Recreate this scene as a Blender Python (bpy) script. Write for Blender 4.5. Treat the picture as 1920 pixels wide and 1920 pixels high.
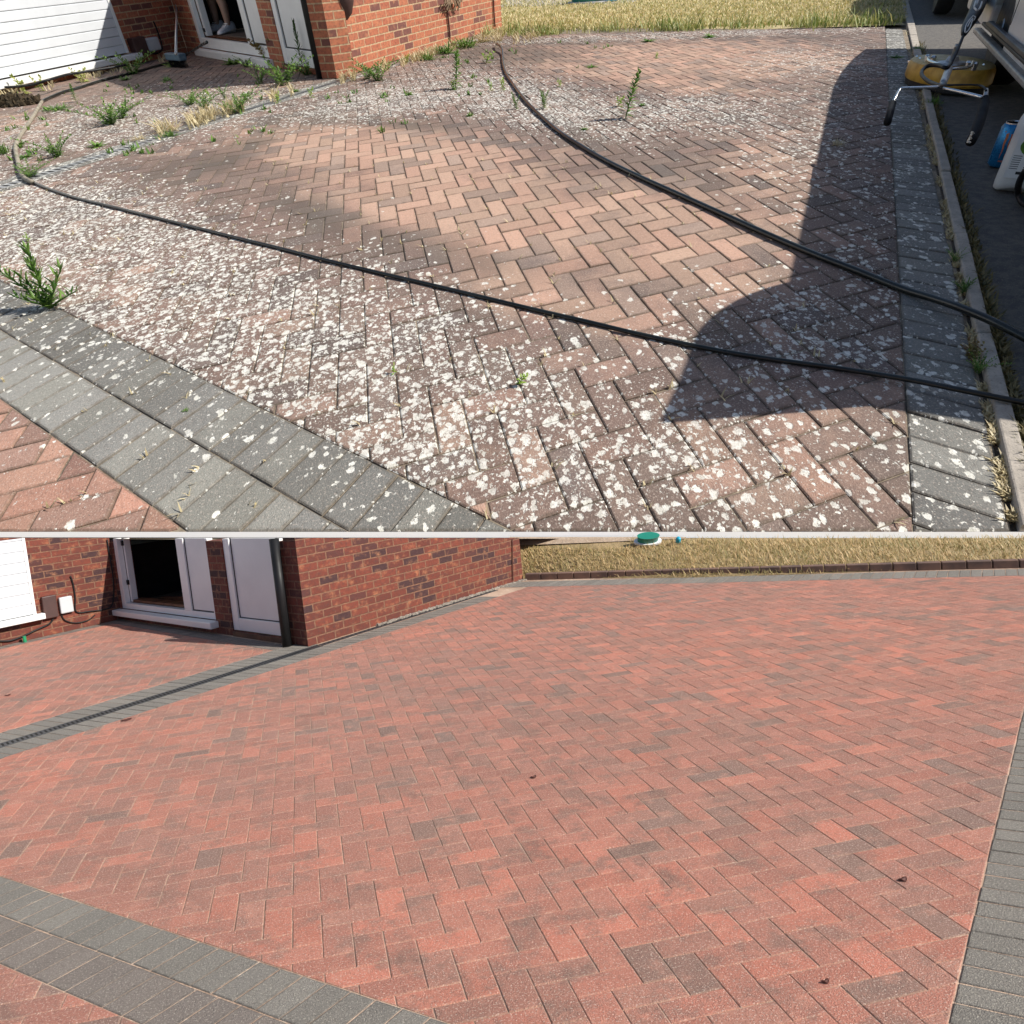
import bpy, math, random
import numpy as np
from mathutils import Matrix, Vector
random.seed(7); rng=np.random.default_rng(7)
for o in list(bpy.data.objects): bpy.data.objects.remove(o)
S=bpy.context.scene; C=S.collection
# ---------------------------------------------------------------- camera, sky, sun, exposure
F_PX=1200.; PP=960.; HC=1.5; SB=0.37/1.5
RT=np.array([[0.9976002868849694,-0.06923631711050837,0.0],[-0.045899807619347886,-0.6613532198129672,0.7486689029895176],[-0.05183507757815868,-0.7468723124041982,-0.6629440954533589]])
RB=np.array([[0.9952290826465336,-0.09756573709319762,0.0],[-0.007481449767520383,-0.07631527840437499,0.9970556685518812],[-0.09727847122521523,-0.992298798360415,-0.07668111767939481]])
HT=np.array([[32.45799918399031,-15.023067788651206,815.1347687899364],[-2.4934689384979416,1.9214857606103393,315.38412368992226],[0.006250126165520599,-0.02281179993897725,1.0]])
HB=np.array([[43.317847714183195,-12.830452616945099,673.4073984616003],[0.08037708167757288,-20.82653926654642,1513.5372191767203],[0.004500792802084714,-0.02297149767214034,1.0]])
cam=bpy.data.objects.new('camera',bpy.data.cameras.new('camera')); C.objects.link(cam); S.camera=cam
mm=np.eye(4); mm[:3,0]=RT@[1,0,0]; mm[:3,1]=RT@[0,-1,0]; mm[:3,2]=RT@[0,0,-1]; mm[2,3]=HC
cam.matrix_world=Matrix(mm.tolist()); cam.data.sensor_fit='HORIZONTAL'
cam.data.angle=2*math.atan(PP/F_PX); cam.data.clip_end=2000; cam.data.clip_start=0.01
SUN_EL=math.radians(41); SUN_AZ=math.radians(88)          # azimuth clockwise from +Y
w=bpy.data.worlds.new('World'); S.world=w; w.use_nodes=True
nt=w.node_tree; sk=nt.nodes.new('ShaderNodeTexSky'); sk.sky_type='NISHITA'; sk.sun_disc=False
sk.sun_elevation=SUN_EL; sk.sun_rotation=SUN_AZ; sk.altitude=50; sk.dust_density=1.0
nt.links.new(sk.outputs[0],nt.nodes['Background'].inputs[0]); nt.nodes['Background'].inputs[1].default_value=0.085
ld=bpy.data.lights.new('sun','SUN'); ld.energy=4.6; ld.angle=math.radians(.5); ld.color=(1,.955,.88)
sun=bpy.data.objects.new('sun',ld); C.objects.link(sun)
sd=Vector((math.sin(SUN_AZ)*math.cos(SUN_EL),math.cos(SUN_AZ)*math.cos(SUN_EL),math.sin(SUN_EL)))
sun.rotation_euler=sd.to_track_quat('Z','Y').to_euler(); sun.location=(6,-2,9)
S.view_settings.view_transform='Standard'; S.view_settings.look='None'; S.view_settings.gamma=1
S.view_settings.use_curve_mapping=False; S.view_settings.exposure=0.35
try: S.cycles.max_bounces=6
except Exception: pass

# ---------------------------------------------------------------- frames: T = overgrown upper court, B = cleaned lower court
class Frame:
    def __init__(s,R,H,M):
        s.R=R; s.H=H; s.Hi=np.linalg.inv(H); s.M=M
        def pt(v):
            q=H@np.array(v,float); return s.gp((q[0]/q[2],q[1]/q[2]))
        s.o=pt([0,0,1]); s.a=pt([1,0,1])-s.o; s.b=pt([0,1,1])-s.o
    def ray(s,p): return s.R@np.array([(p[0]-PP)/F_PX,(p[1]-PP)/F_PX,1.])
    def gp(s,p,z=0.):                      # pixel -> point at height z
        d=s.ray(p); t=(z-HC)/d[2]; return np.array([d[0]*t,d[1]*t,z])
    def lat(s,p):                          # pixel -> paver lattice (unit 100 mm)
        q=s.Hi@np.array([p[0],p[1],1.]); return q[:2]/q[2]
    def L(s,ab,z=0.):
        v=s.o+s.a*ab[0]+s.b*ab[1]; return np.array([v[0],v[1],z])
    def px(s,P):
        v=s.R.T@(np.array(P,float)-[0,0,HC]); return v[0]/v[2]*F_PX+PP, v[1]/v[2]*F_PX+PP
T=Frame(RT,HT,Matrix.Identity(4))
rb=np.eye(4); rb[:3,:3]=RT@RB.T
MB=Matrix.Translation((0,0,HC))@Matrix(rb.tolist())@Matrix.Scale(SB,4)@Matrix.Translation((0,0,-HC))
B=Frame(RB,HB,MB)
UP=np.array([0,0,1.])

class G:
    """collects geometry"""
    def __init__(s): s.V=[];s.F=[];s.uv=[]
    def add(s,V,F,uv=None):
        n=len(s.V); s.V+= [tuple(map(float,v)) for v in V]; s.F+=[tuple(i+n for i in f) for f in F]
        s.uv+= (uv if uv else [None]*len(F)); return s
    def box(s,c,sz,ax=None):
        c=np.array(c,float); h=np.array(sz,float)/2
        ax=np.eye(3) if ax is None else np.array(ax,float)
        V=[c+ax[0]*h[0]*x+ax[1]*h[1]*y+ax[2]*h[2]*z for x in(-1,1) for y in(-1,1) for z in(-1,1)]
        return s.add(V,[(0,1,3,2),(4,6,7,5),(0,4,5,1),(2,3,7,6),(0,2,6,4),(1,5,7,3)])
    def tube(s,pts,r,n=8,cap=True,sub=1):
        P=[np.array(p,float) for p in pts]; R=list(r) if hasattr(r,'__len__') else [r]*len(P)
        if sub>1 and len(P)>2:
            Q=[];RR=[]
            for i in range(len(P)-1):
                p0=P[max(i-1,0)];p1=P[i];p2=P[i+1];p3=P[min(i+2,len(P)-1)]
                for k in range(sub):
                    t=k/sub
                    Q.append(.5*((2*p1)+(-p0+p2)*t+(2*p0-5*p1+4*p2-p3)*t*t+(-p0+3*p1-3*p2+p3)*t**3)); RR.append(R[i]*(1-t)+R[i+1]*t)
            Q.append(P[-1]);RR.append(R[-1]);P,R=Q,RR
        V=[];up=None
        for i,p in enumerate(P):
            t=P[min(i+1,len(P)-1)]-P[max(i-1,0)]; t/=np.linalg.norm(t)+1e-12
            if up is None: up=np.array([0,0,1.]) if abs(t[2])<.9 else np.array([1.,0,0])
            a=np.cross(t,up); a/=np.linalg.norm(a)+1e-12; b=np.cross(a,t); up=b
            V+=[p+R[i]*(a*math.cos(2*math.pi*k/n)+b*math.sin(2*math.pi*k/n)) for k in range(n)]
        F=[(i*n+k,i*n+(k+1)%n,(i+1)*n+(k+1)%n,(i+1)*n+k) for i in range(len(P)-1) for k in range(n)]
        if cap: F+=[tuple(range(n))[::-1],tuple((len(P)-1)*n+k for k in range(n))]
        return s.add(V,F)
    def lathe(s,prof,c,n=24,ax=None,sc=(1,1)):
        ax=np.eye(3) if ax is None else np.array(ax,float); c=np.array(c,float)
        V=[c+ax[0]*r*sc[0]*math.cos(2*math.pi*k/n)+ax[1]*r*sc[1]*math.sin(2*math.pi*k/n)+ax[2]*z for r,z in prof for k in range(n)]
        F=[(i*n+k,i*n+(k+1)%n,(i+1)*n+(k+1)%n,(i+1)*n+k) for i in range(len(prof)-1) for k in range(n)]
        F+=[tuple(range(n))[::-1],tuple((len(prof)-1)*n+k for k in range(n))]
        return s.add(V,F)
    def quad(s,P): return s.add(P,[tuple(range(len(P)))])
    def prism(s,P,d):
        """polygon P extruded by vector d"""
        n=len(P);P=[np.array(p,float) for p in P]; V=P+[p+np.array(d,float) for p in P]
        return s.add(V,[tuple(range(n)),tuple(range(2*n-1,n-1,-1))]+[(i,n+i,n+(i+1)%n,(i+1)%n) for i in range(n)])

def mkobj(name,g,mat,M,loc=None,smooth=False,bevel=0,cols=None,smoothang=None,solid=0):
    V=g.V if loc is None else [(v[0]-loc[0],v[1]-loc[1],v[2]-loc[2]) for v in g.V]
    me=bpy.data.meshes.new(name); me.from_pydata(V,[],g.F)
    if any(u is not None for u in g.uv):
        l=me.uv_layers.new(name='UVMap'); flat=[]
        for f,u in zip(g.F,g.uv):
            for k in range(len(f)): flat+= list(u[k]) if u is not None else [0,0]
        l.data.foreach_set('uv',flat)
    me.materials.append(mat)
    import bmesh
    bm=bmesh.new(); bm.from_mesh(me); bmesh.ops.recalc_face_normals(bm,faces=bm.faces); bm.to_mesh(me); bm.free()
    if smooth: me.polygons.foreach_set('use_smooth',[True]*len(me.polygons))
    o=bpy.data.objects.new(name,me); C.objects.link(o)
    if M is not None: o.matrix_world=M@Matrix.Translation(loc) if loc is not None else M
    if bevel:
        m=o.modifiers.new('bevel','BEVEL'); m.width=bevel; m.segments=2; m.limit_method='ANGLE'; m.angle_limit=math.radians(40)
    if smooth and smoothang:
        m=o.modifiers.new('es','EDGE_SPLIT'); m.split_angle=math.radians(smoothang)
    return o
def tag(o,label,cat,group=None):
    o['label']=label;o['category']=cat
    if group:o['group']=group
    return o
def structure(name,g,mat,fr,**k):
    o=mkobj(name,g,mat,fr.M,**k); o['kind']='structure'; return o
class Thing:
    def __init__(s,fr,name,label,cat,loc,group=None):
        s.fr=fr; s.loc=np.array(loc,float)
        s.o=bpy.data.objects.new(name,None); C.objects.link(s.o); s.o.matrix_world=fr.M@Matrix.Translation(s.loc)
        s.o.empty_display_size=.05
        tag(s.o,label,cat,group)
    def part(s,name,g,mat,parent=None,label=None,**k):
        o=mkobj(name,g,mat,None,loc=s.loc,**k); o.parent=parent or s.o
        if label:o['label']=label
        return o

# ---------------------------------------------------------------- materials
def N(nt,t,**k):
    n=nt.nodes.new(t)
    for a,b in k.items():
        if a=='inp':
            for i,v in b.items(): n.inputs[i].default_value=v
        else: setattr(n,a,b)
    return n
def base(name):
    m=bpy.data.materials.new(name); m.use_nodes=True; nt=m.node_tree; return m,nt,nt.nodes['Principled BSDF']
def rgba(c): return (c[0],c[1],c[2],1)
def mix(nt,f,a,b,bt='MIX'):
    n=N(nt,'ShaderNodeMix',data_type='RGBA',blend_type=bt)
    for i,v in((0,f),(6,a),(7,b)):
        if hasattr(v,'is_linked') or hasattr(v,'links'): nt.links.new(v,n.inputs[i])
        else: n.inputs[i].default_value= v if i==0 else rgba(v)
    return n.outputs[2]
def mth(nt,op,a,b=0.,c=None,clamp=False):
    n=N(nt,'ShaderNodeMath',operation=op,use_clamp=clamp)
    for i,v in enumerate((a,b,c)):
        if v is None: continue
        if hasattr(v,'links'): nt.links.new(v,n.inputs[i])
        else: n.inputs[i].default_value=v
    return n.outputs[0]
def ramp(nt,f,stops):
    n=N(nt,'ShaderNodeMapRange',interpolation_type='SMOOTHSTEP'); nt.links.new(f,n.inputs[0])
    n.inputs[1].default_value,n.inputs[2].default_value=stops; return n.outputs[0]
def noise(nt,co,sc,det=4,rough=.55,out=0):
    n=N(nt,'ShaderNodeTexNoise'); n.inputs['Scale'].default_value=sc; n.inputs['Detail'].default_value=det; n.inputs['Roughness'].default_value=rough
    if co is not None: nt.links.new(co,n.inputs['Vector'])
    return n.outputs[out]
def bump(nt,bs,h,st,d=.01,prev=None):
    n=N(nt,'ShaderNodeBump'); n.inputs['Strength'].default_value=st; n.inputs['Distance'].default_value=d
    nt.links.new(h,n.inputs['Height']); nt.links.new(n.outputs[0],bs.inputs['Normal']); return n
def plain(name,col,rough=.5,metal=0.,var=.12,sc=8.,bmp=0.,col2=None,spec=.5,trans=0.):
    m,nt,bs=base(name); co=N(nt,'ShaderNodeTexCoord').outputs['Object']
    n=noise(nt,co,sc,5)
    c2=col2 or tuple(min(1,x*(1-var*2)) for x in col)
    c=mix(nt,ramp(nt,n,(.35,.68)),col,c2); nt.links.new(c,bs.inputs['Base Color'])
    bs.inputs['Roughness'].default_value=rough; bs.inputs['Metallic'].default_value=metal; bs.inputs['Specular IOR Level'].default_value=spec
    r=mth(nt,'MULTIPLY_ADD',n,.25,rough-.12,clamp=True); nt.links.new(r,bs.inputs['Roughness'])
    if bmp: bump(nt,bs,noise(nt,co,sc*6,6),bmp,.005)
    return m
def foliage(name,c1,c2,sc=30,tr=.25):
    m,nt,bs=base(name); co=N(nt,'ShaderNodeTexCoord').outputs['Object']
    at=N(nt,'ShaderNodeAttribute',attribute_name='leaf')
    f=mth(nt,'ADD',mth(nt,'MULTIPLY',noise(nt,co,sc,3),.6),mth(nt,'MULTIPLY',at.outputs['Fac'],.6))
    c=mix(nt,ramp(nt,f,(.3,.9)),c1,c2); nt.links.new(c,bs.inputs['Base Color']); bs.inputs['Roughness'].default_value=.55
    tl=N(nt,'ShaderNodeBsdfTranslucent'); nt.links.new(c,tl.inputs[0]); mx=N(nt,'ShaderNodeMixShader'); mx.inputs[0].default_value=tr
    nt.links.new(bs.outputs[0],mx.inputs[1]); nt.links.new(tl.outputs[0],mx.inputs[2]); nt.links.new(mx.outputs[0],nt.nodes['Material Output'].inputs[0])
    return m
def paver_mat(name,lichen=True,clean=(.50,.325,.24),dull=(.205,.145,.12),speck=(.75,.62,.52),specamt=.5,vary=None,edgec=(.09,.07,.05),edgea=.6):
    m,nt,bs=base(name); uv=N(nt,'ShaderNodeUVMap',uv_map='UVMap').outputs[0]
    tint=N(nt,'ShaderNodeAttribute',attribute_name='tint').outputs['Color']
    edge=N(nt,'ShaderNodeAttribute',attribute_name='edge').outputs['Fac']
    st=N(nt,'ShaderNodeAttribute',attribute_name='stain').outputs['Vector']
    sx=N(nt,'ShaderNodeSeparateXYZ'); nt.links.new(st,sx.inputs[0]); lich,cln,soot=sx.outputs
    n1=noise(nt,uv,.55,6,.68); n2=noise(nt,uv,6,5,.7); n3=noise(nt,uv,22,3,.6); n4=noise(nt,uv,.22,4,.6); n5=noise(nt,uv,2.1,5,.7)
    cl=mth(nt,'ADD',cln,mth(nt,'MULTIPLY_ADD',n1,1.1,-.55)); cl=mth(nt,'ADD',cl,mth(nt,'MULTIPLY_ADD',n5,.5,-.25)); cl=ramp(nt,cl,(.05,.95))
    c=mix(nt,cl,dull,clean); c=mix(nt,1.,c,tint,'MULTIPLY')
    c=mix(nt,mth(nt,'MULTIPLY',ramp(nt,n2,(.45,.75)),.30),c,(.10,.075,.06))
    if vary:
        c=mix(nt,mth(nt,'MULTIPLY',ramp(nt,noise(nt,uv,.55,5,.7),(.46,.64)),.62),c,vary)
        c=mix(nt,mth(nt,'MULTIPLY',ramp(nt,noise(nt,uv,.95,4,.65),(.52,.68)),.42),c,(.74,.35,.25))
        c=mix(nt,mth(nt,'MULTIPLY',ramp(nt,noise(nt,uv,.09,5,.7),(.50,.70)),.35),c,(.36,.19,.14))
    sp=ramp(nt,noise(nt,uv,15,3,.65),(.555,.63)); c=mix(nt,mth(nt,'MULTIPLY',sp,specamt),c,speck)
    dk=ramp(nt,noise(nt,uv,16,3,.6),(.60,.70)); c=mix(nt,mth(nt,'MULTIPLY',dk,.6),c,(.05,.04,.035))
    so=mth(nt,'ADD',soot,mth(nt,'MULTIPLY_ADD',n1,1.3,-.65)); so=mth(nt,'ADD',so,mth(nt,'MULTIPLY_ADD',n5,.6,-.3)); so=ramp(nt,so,(.1,1.1))
    c=mix(nt,mth(nt,'MULTIPLY',so,.66),c,(.10,.088,.072))
    ed=mth(nt,'MULTIPLY',ramp(nt,mth(nt,'ADD',edge,mth(nt,'MULTIPLY_ADD',n5,1.5,-.85)),(.35,1.05)),edgea); c=mix(nt,ed,c,edgec)
    h=mth(nt,'ADD',n3,mth(nt,'MULTIPLY',n2,.8))
    if lichen:
        wv=N(nt,'ShaderNodeVectorMath',operation='ADD')
        nn=N(nt,'ShaderNodeTexNoise'); nn.inputs['Scale'].default_value=3.8; nn.inputs['Detail'].default_value=5; nn.inputs['Roughness'].default_value=.65; nt.links.new(uv,nn.inputs['Vector'])
        sc=N(nt,'ShaderNodeVectorMath',operation='SCALE'); sc.inputs['Scale'].default_value=.40; nt.links.new(nn.outputs['Color'],sc.inputs[0])
        nt.links.new(uv,wv.inputs[0]); nt.links.new(sc.outputs[0],wv.inputs[1])
        tot=None
        clus=mth(nt,'MULTIPLY_ADD',noise(nt,uv,.6,4,.6),2.2,-.15)
        for k,(vs,am) in enumerate(((2.6,.34),(4.4,.38),(9.,.34))):
            v=N(nt,'ShaderNodeTexVoronoi'); v.inputs['Scale'].default_value=vs; nt.links.new(wv.outputs[0],v.inputs['Vector'])
            cr=N(nt,'ShaderNodeSeparateColor'); nt.links.new(v.outputs['Color'],cr.inputs[0])
            d_=mth(nt,'MULTIPLY',mth(nt,'MULTIPLY',lich,mth(nt,'MULTIPLY_ADD',n4,2.,.0)),clus)
            on=mth(nt,'LESS_THAN',cr.outputs[k%3],mth(nt,'MULTIPLY',d_,(1.25,1.6,1.6)[k]))
            rad=mth(nt,'MULTIPLY_ADD',cr.outputs[(k+1)%3],am*.85,am*.55)
            e=mth(nt,'SUBTRACT',rad,v.outputs['Distance']); p=mth(nt,'MULTIPLY',ramp(nt,e,(-.02,.10)),on)
            p=mth(nt,'MULTIPLY',p,mth(nt,'MULTIPLY_ADD',cr.outputs[(k+2)%3],.35,.68))
            tot=p if tot is None else mth(nt,'MAXIMUM',tot,p)
        lc=mix(nt,ramp(nt,n2,(.35,.7)),(.92,.89,.81),(.62,.60,.52)); lc=mix(nt,ramp(nt,n5,(.5,.75)),lc,(.60,.59,.50))
        brk=ramp(nt,noise(nt,uv,10,4,.7),(.30,.44))
        c=mix(nt,mth(nt,'MULTIPLY',mth(nt,'MULTIPLY',tot,.95),brk),c,lc); h=mth(nt,'ADD',h,mth(nt,'MULTIPLY',tot,.7))
    nt.links.new(c,bs.inputs['Base Color']); bs.inputs['Roughness'].default_value=.85; bs.inputs['Specular IOR Level'].default_value=.3
    bump(nt,bs,h,.6,.006)
    return m
def brick_mat(name,c1,c2,c3,mortar,bw,rh,ms=.012,rough=.85,sooty=.3):
    m,nt,bs=base(name); uv=N(nt,'ShaderNodeUVMap',uv_map='UVMap').outputs[0]
    b=N(nt,'ShaderNodeTexBrick'); b.offset=.5; b.inputs['Color1'].default_value=rgba((0,0,0)); b.inputs['Color2'].default_value=rgba((1,1,1)); b.inputs['Mortar'].default_value=rgba((.5,.5,.5))
    b.inputs['Scale'].default_value=1; b.inputs['Brick Width'].default_value=bw; b.inputs['Row Height'].default_value=rh; b.inputs['Mortar Size'].default_value=ms; b.inputs['Mortar Smooth'].default_value=.25; b.inputs['Bias'].default_value=0
    wob=N(nt,'ShaderNodeVectorMath',operation='ADD'); nn=noise(nt,uv,3/rh*.3,3,.5,1); sc=N(nt,'ShaderNodeVectorMath',operation='SCALE'); sc.inputs['Scale'].default_value=rh*.10; nt.links.new(nn,sc.inputs[0]); nt.links.new(uv,wob.inputs[0]); nt.links.new(sc.outputs[0],wob.inputs[1]); nt.links.new(wob.outputs[0],b.inputs['Vector'])
    r=N(nt,'ShaderNodeSeparateColor'); nt.links.new(b.outputs['Color'],r.inputs[0]); rv=r.outputs[0]
    c=mix(nt,ramp(nt,rv,(.15,.55)),c1,c2); c=mix(nt,ramp(nt,rv,(.62,.9)),c,c3)
    n=noise(nt,uv,2.2/rh,5,.65); c=mix(nt,mth(nt,'MULTIPLY',ramp(nt,n,(.42,.72)),.55),c,(.07,.035,.03))
    n2=noise(nt,uv,.8/rh,4,.6); c=mix(nt,mth(nt,'MULTIPLY',ramp(nt,n2,(.5,.8)),.45),c,(.62,.28,.13))
    mo=mix(nt,ramp(nt,n,(.3,.7)),mortar,tuple(x*.6 for x in mortar))
    c=mix(nt,b.outputs['Fac'],c,mo); nt.links.new(c,bs.inputs['Base Color']); bs.inputs['Roughness'].default_value=rough
    h=mth(nt,'SUBTRACT',mth(nt,'MULTIPLY',n,.4),b.outputs['Fac']); bump(nt,bs,h,.6,rh*.10)
    return m
def ground_mat(name,cols,sc,rough=.95,bm=.6,bd=.01):
    m,nt,bs=base(name); co=N(nt,'ShaderNodeTexCoord').outputs['Object']
    c=mix(nt,ramp(nt,noise(nt,co,sc,6,.7),(.35,.65)),cols[0],cols[1])
    c=mix(nt,ramp(nt,noise(nt,co,sc*9,4,.7),(.55,.7)),c,cols[2]); nt.links.new(c,bs.inputs['Base Color']); bs.inputs['Roughness'].default_value=rough
    bump(nt,bs,noise(nt,co,sc*7,6,.75),bm,bd); return m
M={}
def _wuv(p,A,Bq):
    A=T.gp(A);Bq=T.gp(Bq); d=(Bq-A)/np.linalg.norm(Bq-A); n=np.cross(d,UP); r=T.ray(p); t=((A-[0,0,HC])@n)/(r@n); q=np.array([0,0,HC])+r*t-A; return q@d,q[2]
RHT=_wuv((630,148-15.7),(632,147.5),(941,51))[1]; BWT=_wuv((661,139),(632,147.5),(941,51))[0]; BWT=min(max(BWT,RHT*2.2),RHT*3.2); print('course',RHT,BWT)
M['paveT']=paver_mat('weathered_block',specamt=.36)
M['paveTg']=paver_mat('weathered_grey_block',clean=(.27,.262,.235),dull=(.175,.17,.155),specamt=.3)
M['paveB']=paver_mat('clean_red_block',False,clean=(.61,.245,.175),dull=(.50,.225,.17),speck=(.86,.68,.56),specamt=.62,vary=(.31,.20,.16),edgec=(.66,.47,.35),edgea=.22)
M['paveBg']=paver_mat('clean_grey_block',False,clean=(.30,.274,.240),dull=(.265,.242,.215),speck=(.62,.56,.46),specamt=.6,edgec=(.10,.09,.08),edgea=.6)
M['sandT']=ground_mat('joint_sand',((.30,.24,.17),(.12,.095,.065),(.46,.38,.27)),5)
M['sandB']=ground_mat('joint_sand_pale',((.62,.45,.33),(.36,.24,.17),(.75,.60,.46)),1.2)
M['sandTd']=ground_mat('kerb_grit',((.13,.09,.055),(.06,.045,.03),(.42,.32,.2)),7,bd=.03)
M['asphalt']=ground_mat('asphalt',((.17,.155,.135),(.10,.095,.09),(.32,.28,.23)),14,bm=.9,bd=.012)
M['earth']=ground_mat('dry_earth',((.26,.20,.13),(.18,.14,.09),(.35,.28,.18)),3)
M['lawn']=ground_mat('dry_turf',((.60,.47,.27),(.50,.40,.19),(.26,.26,.09)),2.2,bd=.05)
M['kerb']=ground_mat('concrete_kerb',((.50,.44,.37),(.36,.32,.27),(.20,.18,.15)),9)
M['brickT']=brick_mat('brick_orange',(.38,.11,.055),(.44,.145,.07),(.17,.06,.045),(.55,.38,.22),BWT,RHT,RHT*.10)
M['brickB']=brick_mat('brick_red_shade_darkened',(.125,.030,.019),(.18,.042,.024),(.05,.02,.021),(.25,.125,.075),.20,.0765,.0075)  # red brick darkened: the wall's shade is put into its colour
M['upvc']=plain('white_upvc',(.82,.82,.80),.35,var=.03,sc=3)
M['upvcp']=plain('white_panel',(.78,.78,.76),.45,var=.04,sc=2)
M['clad']=plain('white_cladding',(.64,.66,.68),.5,var=.03,sc=2)
M['blackp']=plain('black_plastic',(.014,.014,.015),.5,var=.2,spec=.3)
M['rubber']=plain('rubber',(.03,.03,.03),.6,var=.2)
M['hose']=plain('black_hose',(.025,.028,.024),.28,var=.3,sc=3)
M['hoseg']=plain('dusty_hose',(.33,.29,.22),.7,var=.2,sc=10)
M['seal']=plain('dark_gasket',(.03,.03,.03),.6)
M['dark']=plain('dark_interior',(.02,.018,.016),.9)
M['wood']=plain('threshold_wood',(.20,.08,.035),.5,col2=(.10,.04,.02),sc=6)
M['carpet']=plain('grey_floor',(.16,.14,.12),.9,var=.2,sc=20)
M['boxb']=plain('brown_box',(.075,.035,.03),.5)
M['boxg']=plain('grey_box',(.55,.57,.58),.5,var=.05)
M['steel']=plain('bright_steel',(.75,.77,.78),.22,metal=1,var=.1,sc=20)
M['zinc']=plain('galvanised_metal',(.55,.55,.54),.4,metal=.8,var=.15,sc=25)
M['yell']=plain('ochre_plastic',(.62,.36,.05),.42,col2=(.42,.22,.025),sc=10,bmp=.2)
M['yellt']=plain('ochre_plastic_pale',(.66,.50,.22),.5,col2=(.50,.34,.10),sc=16,bmp=.2)  # paler ochre for the deck top
M['silver']=plain('silver_paint',(.74,.74,.73),.35,metal=.0,var=.12,sc=2.5,col2=(.62,.61,.57))
M['trim']=plain('grey_trim',(.05,.052,.056),.45,sc=3)
M['trimd']=plain('dark_trim',(.02,.02,.022),.5,sc=3)
M['sill']=plain('pale_sill',(.42,.40,.36),.4)
M['glass']=plain('tinted_glass',(.02,.025,.03),.08)
M['canb']=plain('blue_can_paint',(.02,.22,.50),.28,metal=.5,var=.1,sc=30)
M['orange']=plain('orange_print',(.75,.20,.05),.4)
M['alu']=plain('aluminium',(.72,.73,.74),.25,metal=1)
M['jug']=plain('milky_plastic',(.70,.70,.68),.35,var=.04,trans=.3)
M['labw']=plain('white_label',(.85,.86,.85),.45,var=.03)
M['labg']=plain('green_label',(.16,.33,.02),.4,col2=(.07,.18,.02),sc=14)
M['ink']=plain('black_ink',(.02,.02,.02),.5)
M['print']=plain('pale_print',(.55,.53,.50),.4)
M['printw']=plain('cream_print',(.85,.75,.6),.4)
M['skin']=plain('skin',(.42,.26,.19),.5,var=.06,sc=10)
M['cloth']=plain('dark_cloth',(.03,.03,.035),.9)
M['shoe']=plain('white_shoe',(.75,.76,.80),.6,var=.08,sc=25)
M['hair']=plain('brown_hair',(.06,.035,.02),.6)
M['blueg']=plain('slate_blue_plastic',(.09,.15,.20),.5)
M['teal']=plain('teal_plastic',(.02,.24,.17),.4)
M['cyan']=plain('cyan_plastic',(.02,.42,.60),.35)
M['white']=plain('white_paint',(.86,.86,.86),.5,var=.01)
M['whitek']=plain('white_coping_paint',(.97,.97,.97),.6,var=.01)
M['green']=plain('green_plastic',(.02,.28,.12),.4)
M['moss']=ground_mat('dead_moss',((.07,.045,.02),(.04,.03,.015),(.16,.11,.05)),14,bd=.05)
M['leaf']=foliage('weed_leaf',(.06,.15,.02),(.20,.33,.06))
M['leafd']=foliage('dark_weed_leaf',(.03,.08,.02),(.09,.17,.04))
M['leafy']=foliage('yellow_weed_leaf',(.28,.34,.06),(.48,.50,.14))
M['leafb']=foliage('bright_weed_leaf',(.16,.33,.02),(.42,.56,.08))
M['leafr']=foliage('reddish_weed_leaf',(.16,.09,.03),(.24,.22,.06))
M['straw']=foliage('dry_straw',(.48,.38,.20),(.70,.60,.36))
M['turf']=foliage('turf_blade',(.34,.34,.10),(.82,.68,.38),1.3)
M['turfB']=foliage('turf_blade_dry',(.24,.21,.06),(.66,.46,.22),9)
M['trunk']=plain('vine_bark',(.22,.15,.09),.9)
M['rust']=plain('dark_rust_stain',(.10,.03,.02),.7)

# ---------------------------------------------------------------- paving
def clip(poly,hp):
    for (nx,ny,c) in hp:
        out=[]; n=len(poly)
        for i in range(n):
            p=poly[i];q=poly[(i+1)%n]; dp=nx*p[0]+ny*p[1]-c; dq=nx*q[0]+ny*q[1]-c
            if dp>=0: out.append(p)
            if dp*dq<0: t=dp/(dp-dq); out.append((p[0]+(q[0]-p[0])*t,p[1]+(q[1]-p[1])*t))
        poly=out
        if len(poly)<3: return []
    return poly
def area(p): return .5*sum(p[i][0]*p[(i+1)%len(p)][1]-p[(i+1)%len(p)][0]*p[i][1] for i in range(len(p)))
def inset(p,d):
    if area(p)<0: p=p[::-1]
    q=[]
    for v in p:
        if not q or math.hypot(v[0]-q[-1][0],v[1]-q[-1][1])>.03: q.append(v)
    while len(q)>2 and math.hypot(q[0][0]-q[-1][0],q[0][1]-q[-1][1])<=.03: q.pop()
    p=q; n=len(p)
    if n<3: return None
    L=[]
    for i in range(n):
        a=p[i];b=p[(i+1)%n]; ex,ey=b[0]-a[0],b[1]-a[1]; l=math.hypot(ex,ey)
        if l<1e-6: return None
        nx,ny=-ey/l,ex/l; L.append((nx,ny,nx*a[0]+ny*a[1]+d))
    out=[]
    for i in range(n):
        a=L[i-1];b=L[i]; det=a[0]*b[1]-a[1]*b[0]
        if abs(det)<1e-4: return None
        out.append(((a[2]*b[1]-a[1]*b[2])/det,(a[0]*b[2]-a[2]*b[0])/det))
    if area(out)<=0.004: return None
    for i in range(n):  # orientation kept
        a=out[i];b=out[(i+1)%n];p0=p[i];p1=p[(i+1)%n]
        if (b[0]-a[0])*(p1[0]-p0[0])+(b[1]-a[1])*(p1[1]-p0[1])<=0: return None
    return out
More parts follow.
